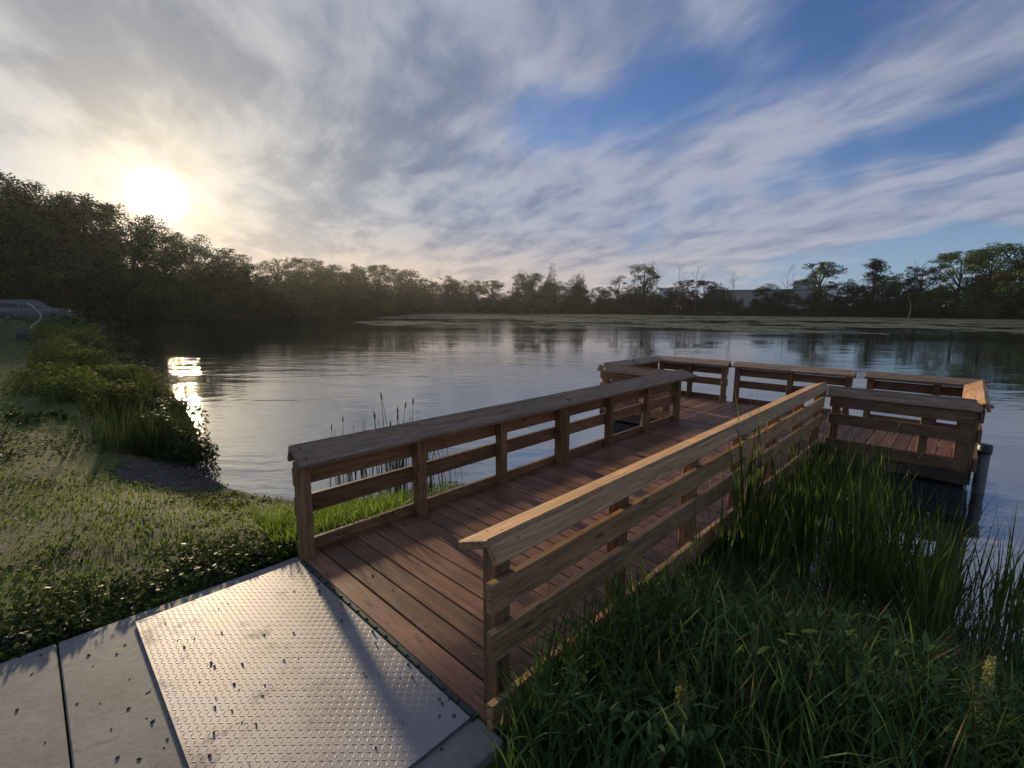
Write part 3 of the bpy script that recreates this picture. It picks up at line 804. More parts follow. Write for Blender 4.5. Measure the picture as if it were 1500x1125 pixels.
def debris():
    pts = [(625, 905), (640, 917), (655, 925), (590, 965), (640, 985), (573, 995), (645, 1030), (668, 1050)]
    px_plate = [(436, 837), (431, 866), (326, 883), (334, 884), (320, 892), (285, 935), (387, 930), (260, 938), (355, 973), (314, 976), (309, 957), (343, 1002),
                (309, 971), (384, 1019), (292, 999), (316, 1023), (388, 1003), (430, 927), (350, 1010), (315, 1036), (340, 1041), (354, 1058), (375, 1061), (307, 1107), (550, 1095),
                (416, 967), (437, 964), (533, 987), (536, 991), (555, 989), (586, 993), (500, 1022), (325, 927), (242, 913), (270, 948), (365, 1120), (313, 1074), (385, 1019), (590, 1060)]
    for i, (x, y) in enumerate(px_plate):
        c = on_plane(x, y, PZ)
        if not (PX0+.01 < c[0] < PX1-.01 and PY0+.01 < c[1] < PY1-.01): continue
        o = link('dirt_crumb', CRUMB[i % 4], None, (c[0], c[1], PZ)); s = random.choice((.0035, .004, .0045, .006, .007)); o.scale = (s*1.3, s, s)
        o.rotation_euler = (0, 0, random.uniform(0, 6)); tag(o, 'dark dirt crumb scattered on the middle of the silver metal plate', 'dirt crumb', 'dirt crumbs on the metal plate')
    px_st = [(466, 855), (467, 866), (500, 885), (502, 899), (500, 910), (546, 926), (550, 943), (598, 973), (604, 993), (658, 1025), (648, 1031), (644, 1025), (644, 1050), (665, 1049)]
    for i, (x, y) in enumerate(px_st):
        c = on_plane(x, y, PZ)
        if not (PX0+.01 < c[0] < PX1-.005 and PY0+.01 < c[1] < PY1-.005): continue
        o = link('small_stone', STONE[i % 3], None, (c[0], c[1], PZ)); s = random.uniform(.007, .0105); o.scale = (s*1.2, s, s)
        o.rotation_euler = (0, 0, random.uniform(0, 6)); tag(o, 'small grey stone lying on the metal plate along its hinged edge by the deck', 'stone', 'small stones along the hinge edge of the metal plate')
    px_c = [(25, 1040), (47, 987), (163, 1068), (204, 1112), (113, 1031), (66, 1088), (219, 1013), (146, 1030), (190, 995), (183, 945), (225, 1055), (240, 1095), (130, 960),
            (172, 1110), (188, 1038), (215, 1052), (223, 1058), (245, 1083), (248, 1053), (215, 1015), (171, 958), (136, 976), (60, 960), (30, 963), (647, 1098), (655, 1080)]
    for i, (x, y) in enumerate(px_c):
        c = on_plane(x, y, -0.014)
        if c[1] > 0.10 or c[0] > 0.02: continue
        o = link('dirt_crumb', CRUMB[i % 4], None, (c[0], c[1], -0.0145)); s = random.choice((.004, .005, .006, .008)); o.scale = (s*1.4, s, s*.8)
        o.rotation_euler = (0, 0, random.uniform(0, 6)); tag(o, 'dark dirt crumb lying on the grey concrete path', 'dirt crumb', 'dirt crumbs on the concrete path')
    px_d = [(845+0, 715), (545, 843), (575, 864), (540, 800), (872, 880), (640, 770), (700, 745), (760, 715), (845, 660), (905, 645)]
    for i, (x, y) in enumerate(px_d):
        c = on_plane(x, y, 0.002)
        if c[1] > -0.02 or c[1] < -GW+.02: continue
        o = link('dirt_crumb', CRUMB[i % 4], None, (c[0], c[1], 0.0015)); s = random.choice((.006, .008, .011)); o.scale = (s*1.4, s, s*.8)
        o.rotation_euler = (0, 0, random.uniform(0, 6)); tag(o, 'dark dirt crumb lying on the reddish gangway planks', 'dirt crumb', 'dirt crumbs on the gangway planks')
debris()

# ------------------------------------------------------------------ ground cover (nobody could count it)
def polar_pts(n, a0, a1, r0, r1, power=1.0):
    """points about the near bank, density falling with distance"""
    u = RNG.uniform(size=n); r = r0*np.power(r1/r0, u) if power == 1 else np.sqrt(RNG.uniform(r0*r0, r1*r1, n))
    t = np.radians(RNG.uniform(a0, a1, n))
    return CAM[0]+r*np.cos(t), CAM[1]+r*np.sin(t), r

def clear_mask(x, y, d):
    """keep plants off the path, plate, gangway, beach and water"""
    m = d > 0.05
    m &= ~((y < 0.125) & (y > -2.07) & (x < 0.06))
    m &= ~((y < 0.10) & (y > -GW-0.10) & (x > -0.05))
    m &= ~(((x+0.02)*1.55)**2+((y-4.0)*1.15)**2 < 0.85+0.25*wob(x, y, 4.0, 9))
    return m

def lawn():
    parts = []
    # short blades
    x, y, r = polar_pts(230000, 40, 128, 2.5, 60)
    d = lake_sd(x, y); m = clear_mask(x, y, d)
    bare = wob(x, y, 2.1, 21)+0.6*wob(x, y, 5.5, 22)
    m &= (bare > -0.25+0.20*RNG.normal(size=len(x))) | (r > 12)
    x, y, r = x[m], y[m], r[m]; n = len(x)
    z = ground_z(x, y)
    h = RNG.uniform(0.012, 0.045, n)*(1+0.030*np.clip(r-3, 0, 60))*(1.0+0.45*wob(x, y, 1.3, 23))
    w = RNG.uniform(0.0036, 0.0075, n)*(1+0.16*np.clip(r-3, 0, 60))
    V, F = blades(np.stack([x, y, z-0.005], -1), h, w, RNG.uniform(0, 6.28, n), RNG.uniform(0.3, 1.9, n), 2, RNG.uniform(0, 0.7, n))
    tag(link('lawn_grass', make_mesh('lawn_grass', V, F, M['lawn'])), 'patchy short lawn grass on the left bank', 'grass', kind='stuff')
    # clover and low weeds
    x, y, r = polar_pts(120000, 40, 125, 2.5, 18)
    d = lake_sd(x, y); m = clear_mask(x, y, d)
    cl = wob(x, y, 3.0, 31)+0.7*wob(x, y, 8.0, 32)
    edge = np.exp(-((y-0.34)/0.20)**2)*(x < 0.0)
    m &= (cl+1.1*edge > 0.38+0.25*RNG.normal(size=len(x)))
    x, y, r, edge = x[m], y[m], r[m], edge[m]; n = len(x)
    hgt = RNG.uniform(0.004, 0.032, n)*(1+0.6*edge)*(1+0.04*np.clip(r-3, 0, 20))
    C = np.stack([x, y, ground_z(x, y)+hgt], -1)
    V, F = leaf_cards(C, RNG.uniform(0.012, 0.036, n)*(1+0.06*np.clip(r-3, 0, 20)), np.array([0, 0, 1.0]), 0.7, 1.0)
    tag(link('clover', make_mesh('clover', V, F, M['clover'])), 'clover and broad leaved lawn weeds', 'weeds', kind='stuff')
    # rosettes of broader weeds
    nt_ = 1100; tx, ty, tr = polar_pts(nt_, 42, 122, 2.5, 14); d = lake_sd(tx, ty)
    m = clear_mask(tx, ty, d) & ((wob(tx, ty, 1.7, 35) > .08) | (np.abs(ty-.4) < .3)); tx, ty, tr = tx[m], ty[m], tr[m]
    k = RNG.integers(0, len(tx), 24000); sp = RNG.uniform(.04, .16, len(tx))
    x = tx[k]+RNG.normal(0, 1, len(k))*sp[k]; y = ty[k]+RNG.normal(0, 1, len(k))*sp[k]
    m = clear_mask(x, y, lake_sd(x, y)); x, y, k = x[m], y[m], k[m]
    C = np.stack([x, y, ground_z(x, y)+RNG.uniform(.01, .085, len(x))], -1)
    V, F = leaf_cards(C, RNG.uniform(.022, .055, len(x))*(1+.05*np.clip(tr[k]-3, 0, 20)), np.array([0, 0, 1.0]), .55, 1.3)
    tag(link('lawn_weeds', make_mesh('lawn_weeds', V, F, M['herb'])), 'tufts of broad leaved weeds in the lawn', 'weeds', kind='stuff')
    # dead straw in the worn patches
    x, y, r = polar_pts(24000, 40, 122, 2.6, 11)
    d = lake_sd(x, y); m = clear_mask(x, y, d) & (wob(x, y, 2.1, 21)+0.6*wob(x, y, 5.5, 22) < -0.16)
    x, y = x[m], y[m]; n = len(x)
    V, F = blades(np.stack([x, y, ground_z(x, y)+0.002], -1), RNG.uniform(0.015, 0.05, n), RNG.uniform(0.0015, 0.0035, n), RNG.uniform(0, 6.28, n), RNG.uniform(0.0, 0.5, n), 2, RNG.uniform(1.0, 1.5, n))
    tag(link('straw_litter', make_mesh('straw_litter', V, F, M['dry'])), 'dead brown straw on bare soil', 'litter', kind='stuff')
    # beach pebbles
    n = 2600
    x = RNG.uniform(-0.9, 0.7, n); y = RNG.uniform(2.9, 5.2, n)
    m = (((x+0.02)*1.55)**2+((y-4.0)*1.15)**2 < 1.0) & (lake_sd(x, y) > -0.15)
    x, y = x[m], y[m]; n = len(x)
    t = np.array(CRUMB[1].vertices.values() if False else [v.co[:] for v in STONE[0].vertices]); f = np.array([p.vertices[:] for p in STONE[0].polygons])
    s = RNG.uniform(0.006, 0.02, n); a = RNG.uniform(0, 6.28, n)
    V = np.empty((n, 12, 3)); 
    V[:, :, 0] = x[:, None]+s[:, None]*(t[None, :, 0]*np.cos(a)[:, None]-t[None, :, 1]*np.sin(a)[:, None])
    V[:, :, 1] = y[:, None]+s[:, None]*(t[None, :, 0]*np.sin(a)[:, None]+t[None, :, 1]*np.cos(a)[:, None])
    V[:, :, 2] = ground_z(x, y)[:, None]+s[:, None]*(t[None, :, 2]-0.15)
    F = (f[None]+(np.arange(n)*12)[:, None, None]).reshape(-1, 3)
    tag(link('beach_pebbles', make_mesh('beach_pebbles', V.reshape(-1, 3), F, M['stone'])), 'dark pebbles on the little landing beach', 'pebbles', kind='stuff')
lawn()

def bank_grass():
    # lush sedge on both sides of the near end of the gangway, and along the left waterline
    n = 9000
    x = RNG.uniform(-0.15, 2.1, n); y = 0.15+np.abs(RNG.normal(0, 0.75, n))
    d = lake_sd(x, y)
    m = (d > -0.05) & (y < 2.4) & (RNG.uniform(size=n) < np.clip(1.3-0.45*y, 0.1, 1)) & (x > 0.15*y-0.1)
    x, y, d = x[m], y[m], d[m]; n = len(x)
    h = RNG.uniform(0.14, 0.42, n)*np.clip(1.05-0.35*(y-0.2), 0.25, 1.1)*np.clip(0.45+x*0.6, 0.4, 1.0)
    V, F = blades(np.stack([x, y, ground_z(x, y)-0.02], -1), h, RNG.uniform(0.006, 0.013, n), RNG.uniform(0, 6.28, n), RNG.uniform(0.2, 1.5, n), 5, RNG.uniform(0.0, 0.35, n))
    tag(link('sedge', make_mesh('sedge', V, F, M['sedge'])), 'bright green sedge growing under the left railing', 'grass', kind='stuff')
    # fringe of taller grass along the water on the left
    s = RNG.uniform(0, 1, 22000)**1.5*60+5.0
    n = len(s)
    idx = np.interp(s, LAKE[8:18, 1], LAKE[8:18, 0])
    x = idx-np.abs(RNG.normal(0, 0.45, n))*(1+s*0.02)-0.12; y = s
    r = np.hypot(x-CAM[0], y-CAM[1])
    d = lake_sd(x, y); m = (d > -0.25) & (d < 2.5)
    x, y, r = x[m], y[m], r[m]; n = len(x)
    h = RNG.uniform(0.18, 0.60, n)*(1+0.35*wob(x, y, 0.8, 41))
    V, F = blades(np.stack([x, y, ground_z(x, y)-0.02], -1), h, RNG.uniform(0.006, 0.012, n)*(1+0.03*r), RNG.uniform(0, 6.28, n), RNG.uniform(0.1, 1.1, n), 4, RNG.uniform(0.0, 0.25, n))
    tag(link('bank_grass', make_mesh('bank_grass', V, F, M['bankgrass'])), 'tall grass fringing the left shore', 'grass', kind='stuff')

def right_weeds():
    # long arching grass on the right, from the camera's feet to the cattails
    n = 16000
    x = RNG.uniform(-0.1, 3.0, n); y = RNG.uniform(-5.6, -1.98, n)
    d = lake_sd(x, y)
    rr = np.hypot(x-CAM[0], y-CAM[1])
    m = (d > -0.15) & (rr > 1.05) & ~((x < 0.12) & (y > -2.12))
    # keep the path corner open
    m &= (x+0.6*(y+2.0) > -0.45)
    x, y, d, rr = x[m], y[m], d[m], rr[m]; n = len(x)
    dens = 0.55+0.5*wob(x, y, 2.2, 51)
    m = RNG.uniform(size=n) < dens+0.25
    x, y, d, rr = x[m], y[m], d[m], rr[m]; n = len(x)
    h = RNG.uniform(0.20, 0.60, n)*np.clip(0.35+0.35*rr, 0.5, 1.1)*(1+0.25*wob(x, y, 1.7, 52))
    V, F = blades(np.stack([x, y, ground_z(x, y)-0.02], -1), h, RNG.uniform(0.005, 0.013, n), RNG.uniform(0, 6.28, n), RNG.uniform(0.25, 1.8, n), 6, RNG.uniform(0.0, 0.32, n))
    nb = 700; xb = RNG.uniform(0.0, 2.8, nb); yb = RNG.uniform(-4.8, -2.05, nb)
    mb = (np.hypot(xb-CAM[0], yb-CAM[1]) > 1.25) & (xb+0.6*(yb+2.0) > -0.35); xb, yb = xb[mb], yb[mb]; nb = len(xb)
    V2, F2 = blades(np.stack([xb, yb, ground_z(xb, yb)-0.02], -1), RNG.uniform(0.3, 0.62, nb), RNG.uniform(0.014, 0.024, nb), RNG.uniform(0, 6.28, nb), RNG.uniform(0.7, 2.3, nb), 7, RNG.uniform(0.05, 0.4, nb))
    nb = 330; xb = RNG.uniform(0.02, 1.4, nb); yb = -2.03-np.abs(RNG.normal(0, .14, nb))
    V3, F3 = blades(np.stack([xb, yb, ground_z(xb, yb)-0.02], -1), RNG.uniform(0.25, 0.55, nb), RNG.uniform(0.006, 0.014, nb), RNG.uniform(0, 6.28, nb), RNG.uniform(0.4, 2.4, nb), 7, RNG.uniform(0.0, 0.35, nb))
    V, F = merge([(V, F), (V2, F2), (V3, F3)])
    tag(link('tall_grass', make_mesh('tall_grass', V, F, M['tall'])), 'long arching grass on the bank right of the gangway', 'grass', kind='stuff')
    # low leafy herbs between the grass
    n = 9000
    x = RNG.uniform(0.1, 2.9, n); y = RNG.uniform(-5.2, -2.05, n)
    rr = np.hypot(x-CAM[0], y-CAM[1]); d = lake_sd(x, y)
    m = (rr > 1.2) & (d > 0.0) & (wob(x, y, 3.2, 61) > 0.0) & (x+0.6*(y+2.0) > -0.3)
    x, y = x[m], y[m]; n = len(x)
    C = np.stack([x, y, ground_z(x, y)+RNG.uniform(0.03, 0.30, n)*(1+wob(x, y, 3.2, 61))], -1)
    V, F = blades(C, RNG.uniform(0.035, 0.095, n), RNG.uniform(0.010, 0.024, n), RNG.uniform(0, 6.28, n), RNG.uniform(0.2, 1.3, n), 4, RNG.uniform(0.5, 1.4, n))
    tag(link('leafy_herbs', make_mesh('leafy_herbs', V, F, M['herb'])), 'low leafy herbs among the grass on the right bank', 'weeds', kind='stuff')
    # dry stems
    n = 1100
    x = RNG.uniform(0.5, 3.4, n); y = RNG.uniform(-4.6, -2.15, n)
    V, F = blades(np.stack([x, y, ground_z(x, y)], -1), RNG.uniform(0.25, 0.75, n), RNG.uniform(0.003, 0.009, n), RNG.uniform(0, 6.28, n), RNG.uniform(0.0, 0.6, n), 4, RNG.uniform(0.0, 1.25, n))
    tag(link('dry_stems', make_mesh('dry_stems', V, F, M['dry'])), 'dead straw coloured stems among the grass on the right', 'dead stems', kind='stuff')
bank_grass(); right_weeds()

# ------------------------------------------------------------------ cattails, reeds and dock plants
def cattail_mesh(seed, nl, hgt, wid=0.012):
    global RNG
    keep = RNG; RNG = np.random.default_rng(seed)
    P = np.zeros((nl, 3)); P[:, :2] = RNG.normal(0, 0.028, (nl, 2))
    V, F = blades(P, RNG.uniform(0.6, 1.05, nl)*hgt, RNG.uniform(0.75, 1.2, nl)*wid, RNG.uniform(0, 6.28, nl), RNG.uniform(0.02, 0.75, nl), 7, RNG.uniform(0.0, 0.22, nl))
    RNG = keep
    return make_mesh('leaves', V, F, M['cattail'])
CAT = [cattail_mesh(100+i, RNG.integers(7, 12), 1.0) for i in range(9)]
def cattail(x, y, h, label, group, k):
    z = float(min(ground_z(np.array([x]), np.array([y]))[0], WATER_Z+0.1))
    z = max(z, -0.75)
    o = link('cattail_plant', CAT[k % 9], None, (x, y, z)); hh = (h-z)*1.08
    o.scale = (max(0.8, hh*0.8), max(0.8, hh*0.8), hh); o.rotation_euler = (0, 0, random.uniform(0, 6.28))
    tag(o, label, 'cattail', group)
    return o
def cattails():
    k = 0; n = 0
    while n < 135:
        x = random.uniform(2.3, 6.0); y = random.uniform(-3.35, -2.12)
        lim = -2.5-0.62*max(0, 4.6-x)*0.9
        if y < lim-0.5 and random.random() < 0.75: continue
        if x > 3.9 and y < -2.85: continue
        if x > 5.2 and y < -2.6: continue
        cattail(x, y, random.uniform(0.22, 0.74)-0.07*(x-3), 'green cattail in the dense bed between the right railing and the open water', 'cattails in the dense bed right of the gangway', k); k += 1; n += 1
    n = 0
    while n < 46:
        x = random.uniform(2.35, 4.1); y = random.uniform(-4.1, -3.0)
        if y > -3.2 and x > 3.6: continue
        cattail(x, y, random.uniform(0.05, 0.45), 'loose cattail in the shallows between the dense bed and the lower right frame edge', 'loose cattails in the shallows at the lower right', k); k += 1; n += 1
    for (px, py, h) in ((1000, 800, .95), (1030, 790, 1.05), (985, 815, .8), (1048, 780, .95), (1015, 830, .75), (960, 850, .55), (1075, 770, .7), (1010, 790, .9), (1040, 800, .85)):
        c = on_plane(px, py, -0.25)
        cattail(float(c[0]), min(float(c[1]), -2.1), h, 'dark tall cattail rising in front of the middle of the right railing', 'tall cattails crossing the right railing', k); k += 1
    for (px, py, h) in ((1240, 770, .66), (1262, 780, .72), (1225, 800, .6), (1280, 800, .55), (1250, 830, .55)):
        c = on_plane(px, py, -0.45)
        cattail(float(c[0]), float(c[1]), h, 'bright green cattail in the clump below the right wing of the platform', 'bright cattails below the right wing', k); k += 1
    for (px, py, h, lab) in ((1472, 880, .34, 'tall cattail standing alone in open water at the right edge of the photo'),
                             (1440, 900, .10, 'short cattail in open water just left of the tall lone one'),
                             (1455, 960, .22, 'cattail with fanned leaves in the shallows at the lower right edge'),
                             (1392, 860, .08, 'leaning cattail beside the reflection of the dark capped pile'),
                             (1355, 900, .02, 'thin cattail in the dark water below the right wing float')):
        c = on_plane(px, py, -0.45)
        cattail(float(c[0]), float(c[1]), h, lab, 'cattails standing apart at the right', k); k += 1
cattails()

def reeds():
    pos = [(1.95, 1.05), (2.05, 1.15), (1.88, 1.22), (2.12, .98), (1.80, 1.35), (2.2, .86), (1.7, 1.5), (2.0, .9), (2.3, .72), (1.62, 1.62), (2.4, .55)]
    for i, (x, y) in enumerate(pos):
        x -= .36; y += .42; parts = []
        for k in range(random.randint(3, 6)):
            ax, ay = random.gauss(0, .06), random.gauss(0, .06); h = random.uniform(0.95, 1.5); lx, ly = random.gauss(0, .07), random.gauss(0, .07)
            parts.append(tube([(ax, ay, 0), (ax+lx*.4, ay+ly*.4, h*.55), (ax+lx, ay+ly, h)], [0.006, 0.005, 0.002], 4))
            if random.random() < 0.5:
                parts.append(tube([(ax+lx, ay+ly, h-.02), (ax+lx*1.05, ay+ly*1.05, h+.03), (ax+lx*1.15, ay+ly*1.15, h+.09)], [0.004, 0.010, 0.001], 5))
        n = 8; P = np.zeros((n, 3)); P[:, :2] = RNG.normal(0, .07, (n, 2))
        v, f = merge(parts+[blades(P, RNG.uniform(.7, 1.25, n), RNG.uniform(.008, .014, n), RNG.uniform(0, 6.28, n), RNG.uniform(.1, .7, n), 5)])
        o = link('reed_plant', make_mesh('reed_plant', v, f, M['reedhead']), None, (x, y, WATER_Z-0.05))
        o.scale = (1, 1, random.uniform(.75, 1.02)*(1.0 if i < 4 else 0.85))
        tag(o, 'thin dark reed silhouetted against the lake behind the left railing', 'reed', 'reeds at the waterline behind the left railing')
reeds()

def dock_plant(x, y, h, label, lean=0.0):
    z = float(ground_z(np.array([x]), np.array([y]))[0])
    root = empty('dock_plant', (x, y, z), label, 'weed', 'dock plants with seed spikes')
    v, f = tube([(0, 0, -0.02), (lean*.4, 0, h*.5), (lean, 0, h)], [.006, .0045, .002], 6)
    link('stem', make_mesh('stem', v, f, M['seed'], smooth=True), root)
    C = []
    for k in range(26):
        t = 0.25+0.75*k/25; rad = 0.042*(1.08-t)+0.009
        for j in range(44):
            a = random.uniform(0, 6.28); rr = rad*random.random()**.5
            C.append((lean*t*t+rr*math.cos(a), rr*math.sin(a), h*t+random.uniform(-.008, .008)))
        if k % 4 == 0 and t < .8:
            a = random.uniform(0, 6.28)
            for j in range(40):
                q = random.random()
                C.append((lean*t*t+(rad+.05*q)*math.cos(a)+random.gauss(0, .006), (rad+.05*q)*math.sin(a)+random.gauss(0, .006), h*t+.09*q+random.gauss(0, .006)))
    v, f = leaf_cards(np.array(C), RNG.uniform(.007, .013, len(C)), None, .8)
    link('seed_spike', make_mesh('seed_spike', v, f, M['seed']), root)
    n = 9
    v, f = blades(np.zeros((n, 3))+np.stack([np.zeros(n), np.zeros(n), RNG.uniform(0, h*.3, n)], -1), RNG.uniform(.14, .26, n), RNG.uniform(.025, .045, n), RNG.uniform(0, 6.28, n), RNG.uniform(.6, 1.8, n), 6, RNG.uniform(.2, .6, n))
    link('leaves', make_mesh('leaves', v, f, M['tall']), root)
c = on_plane(990, 1135, 0.0); dock_plant(float(c[0]), float(c[1]), 0.53, 'dock plant with upright yellow green seed spike at the bottom edge, left of the other', 0.0)
c = on_plane(1425, 1125, 0.0); dock_plant(float(c[0]), float(c[1]), 0.54, 'yellowish dock plant with leaning seed spike near the lower right corner', 0.03)

# ------------------------------------------------------------------ shrubs on the left bank
def shrub_mesh(seed, n, leaf, blobs=14, sub=0.42):
    r = np.random.default_rng(seed)
    cs = r.normal(0, 1, (blobs, 3)); cs /= np.linalg.norm(cs, axis=1)[:, None]
    cs *= r.uniform(.35, .78, (blobs, 1)); cs[:, 2] = np.abs(cs[:, 2])*.75+.15
    k = r.integers(0, blobs, n); p = r.normal(0, 1, (n, 3)); p /= np.linalg.norm(p, axis=1)[:, None]
    C = cs[k]+p*(r.uniform(.35, 1.0, (n, 1))**.5)*sub*r.uniform(.6, 1.1, blobs)[k][:, None]
    C[:, 2] = np.abs(C[:, 2])
    nr = p+np.array([0, 0, .8])
    V, F = leaf_cards(C, r.uniform(.6, 1.3, n)*leaf, nr, .55, 1.4)
    return V, F, cs
SHR = []
for s in range(5):
    V, F, cs = shrub_mesh(300+s, 2600, 0.085)
    a = make_mesh('foliage', V, F, M['shrub']); b = make_mesh('foliage', V, F, M['shrubdark'])
    v, f = merge([tube([(0, 0, -.1), c*.5, c*.95], [.018, .012, .004], 5) for c in cs])
    SHR.append((a, b, make_mesh('twigs', v, f, M['bark'])))
SHRUB_PROTO = []
def shrub(x, y, sx, h, label, dark, k, group='leafy shrubs on the left bank', z=None, name='shrub'):
    if z is None: z = float(ground_z(np.array([x]), np.array([y]))[0])-0.05
    root = empty(name, (x, y, z), label, 'shrub', group, random.uniform(0, 6.28)); root.scale = (sx, sx, h)
    link('foliage', SHR[k % 5][1 if dark else 0], root); link('twigs', SHR[k % 5][2], root)
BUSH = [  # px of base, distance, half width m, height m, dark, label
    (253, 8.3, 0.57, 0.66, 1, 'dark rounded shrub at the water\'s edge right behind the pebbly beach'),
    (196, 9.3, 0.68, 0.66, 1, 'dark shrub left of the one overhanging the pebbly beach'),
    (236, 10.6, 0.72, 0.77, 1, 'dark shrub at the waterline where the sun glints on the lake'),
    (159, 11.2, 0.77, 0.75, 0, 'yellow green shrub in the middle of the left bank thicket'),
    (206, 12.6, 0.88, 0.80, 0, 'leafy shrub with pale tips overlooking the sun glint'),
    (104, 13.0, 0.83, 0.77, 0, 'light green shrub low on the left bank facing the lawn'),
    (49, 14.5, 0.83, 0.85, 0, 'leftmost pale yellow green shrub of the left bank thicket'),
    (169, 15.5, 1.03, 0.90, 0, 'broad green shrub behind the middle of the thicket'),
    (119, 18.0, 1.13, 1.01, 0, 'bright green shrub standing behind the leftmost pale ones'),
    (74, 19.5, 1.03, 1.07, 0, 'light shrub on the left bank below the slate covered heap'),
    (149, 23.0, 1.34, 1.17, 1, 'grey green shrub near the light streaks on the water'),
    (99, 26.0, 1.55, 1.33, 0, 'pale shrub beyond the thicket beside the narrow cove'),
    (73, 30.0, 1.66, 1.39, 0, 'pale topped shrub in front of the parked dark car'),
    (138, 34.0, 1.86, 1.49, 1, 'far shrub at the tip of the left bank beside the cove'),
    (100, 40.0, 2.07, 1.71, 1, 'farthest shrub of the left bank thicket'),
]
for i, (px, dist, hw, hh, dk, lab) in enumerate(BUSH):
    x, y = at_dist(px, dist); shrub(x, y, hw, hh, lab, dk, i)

# ------------------------------------------------------------------ trees
def crown_pts(kind, r, n):
    """leaf-clump positions for a tree 1 unit high"""
    lumps, lr = [], []
    if kind == 'broad':
        base, top, wid, nl = .05, .97, .40, 64
    elif kind == 'round':
        base, top, wid, nl = .07, .97, .33, 54
    elif kind == 'tall':
        base, top, wid, nl = .05, .98, .22, 46
    elif kind == 'cone':
        base, top, wid, nl = .06, 1.0, .25, 44
    else:  # airy
        base, top, wid, nl = .08, .98, .36, 42
    for k in range(nl):
        t = r.uniform(0, 1); z = base+(top-base)*t
        if kind == 'cone': prof = (1-t)**1.0*1.0+.04
        elif kind == 'tall': prof = math.sin(math.pi*min(1, .15+.83*t))**.6
        else: prof = (math.sin(math.pi*(.24+.68*t)))**.7
        a = r.uniform(0, 6.28); q = r.uniform(.35, 1.0)**.6
        rad = wid*prof*q*r.uniform(.65, 1.2)
        s = {'broad': .105, 'round': .10, 'tall': .075, 'cone': .075, 'airy': .080}[kind]*r.uniform(.45, 1.35)
        lumps.append((rad*math.cos(a), rad*math.sin(a), min(z, 1.0-s*.7))); lr.append(s)
    for k in range(nl//2):                                  # lower boughs reaching to the ground
        a = r.uniform(0, 6.28); q = r.uniform(.3, 1.0)**.5*wid*r.uniform(.7, 1.05)
        s = r.uniform(.07, .13)*(1 if kind != 'airy' else .8); lumps.append((q*math.cos(a), q*math.sin(a), r.uniform(.03, .42))); lr.append(s)
    nl = len(lumps)
    lumps = np.array(lumps); lr = np.array(lr)
    k = r.choice(nl, n, p=lr**2/np.sum(lr**2)); p = r.normal(0, 1, (n, 3)); p /= np.linalg.norm(p, axis=1)[:, None]
    # every bough is a cluster of smaller sprays
    ns = 9; sub = r.normal(0, 1, (nl, ns, 3)); sub /= np.linalg.norm(sub, axis=2)[:, :, None]; sub *= r.uniform(.45, 1.0, (nl, ns, 1))
    q = sub[k, r.integers(0, ns, n)]
    C = lumps[k]+(q+p*(r.uniform(.1, 1.0, n)**.5*.48)[:, None])*lr[k][:, None]*np.array([1.15, 1.15, .9])
    C[:, 2] = np.clip(C[:, 2], .0, 1.0)
    return C, p, lumps

def tree_protos():
    P = {}
    for kind, cnt in (('broad', 4), ('round', 3), ('tall', 3), ('cone', 2), ('airy', 3)):
        P[kind] = []
        for j in range(cnt):
            r = np.random.default_rng(hash((len(kind), j)) % 1000+17*len(P))
            n = {'broad': 34000, 'round': 26000, 'tall': 18000, 'cone': 20000, 'airy': 17000}[kind]
            C, nrm, lumps = crown_pts(kind, r, n)
            V, F = leaf_cards(C, r.uniform(.010, .021, n), nrm+np.array([0, 0, .5]), .7, 1.5)
            crowns = make_mesh('crown', V, F, M['tree'])
            parts = [tube([(0, 0, -.03), (.006, .004, .2), (-.004, .01, .5), (.0, .0, .86)], [.021, .017, .011, .003], 8)]
            for l in lumps[::2]:
                z0 = max(.10, l[2]*.62-.03)
                mid = np.array([l[0]*.5, l[1]*.5, (z0+l[2])/2+.015])
                parts.append(tube([(0, 0, z0), mid, l], [.008, .005, .0015], 5))
            v, f = merge(parts)
            P[kind].append((crowns, make_mesh('trunk', v, f, M['bark'], smooth=True)))
    return P
TREES = tree_protos()
TALLY = {}
def tree(px, dist, top, kind, half, label, mat='tree', group='trees around the lake', name=None, j=None, z=None):
    x, y = at_dist(px, dist)
    while lake_sd(x, y)[0] < 4.0 and dist < 420:           # stand on the bank, not in the lake
        dist += 1.5; x, y = at_dist(px, dist)
    if z is None: z = float(ground_z(np.array([x]), np.array([y]))[0])-.1
    H = height_at(px, top, dist)-z
    TALLY[kind] = TALLY.get(kind, -1)+1
    crowns, trunk = TREES[kind][(TALLY[kind] if j is None else j) % len(TREES[kind])]
    half_m = half/FPX*dist
    w0 = {'broad': .44, 'round': .37, 'tall': .25, 'cone': .27, 'airy': .40}[kind]
    sx = min(max(((1.55 if kind in ('broad', 'round') else 1.25) if dist > 200 else 1.05)*half_m/w0, H*(.8 if dist > 200 else .62)), H*1.5)
    nm = name or {'broad': 'broadleaf_tree', 'round': 'round_tree', 'tall': 'slender_tree', 'cone': 'conical_tree', 'airy': 'open_crowned_tree'}[kind]
    root = empty(nm, (x, y, z), label, 'tree', group, random.uniform(0, 6.28)); root.scale = (sx, sx, H)
    c = link('crown', crowns, root); link('trunk', trunk, root)
    c.material_slots[0].link = 'OBJECT'; c.material_slots[0].material = M[mat]

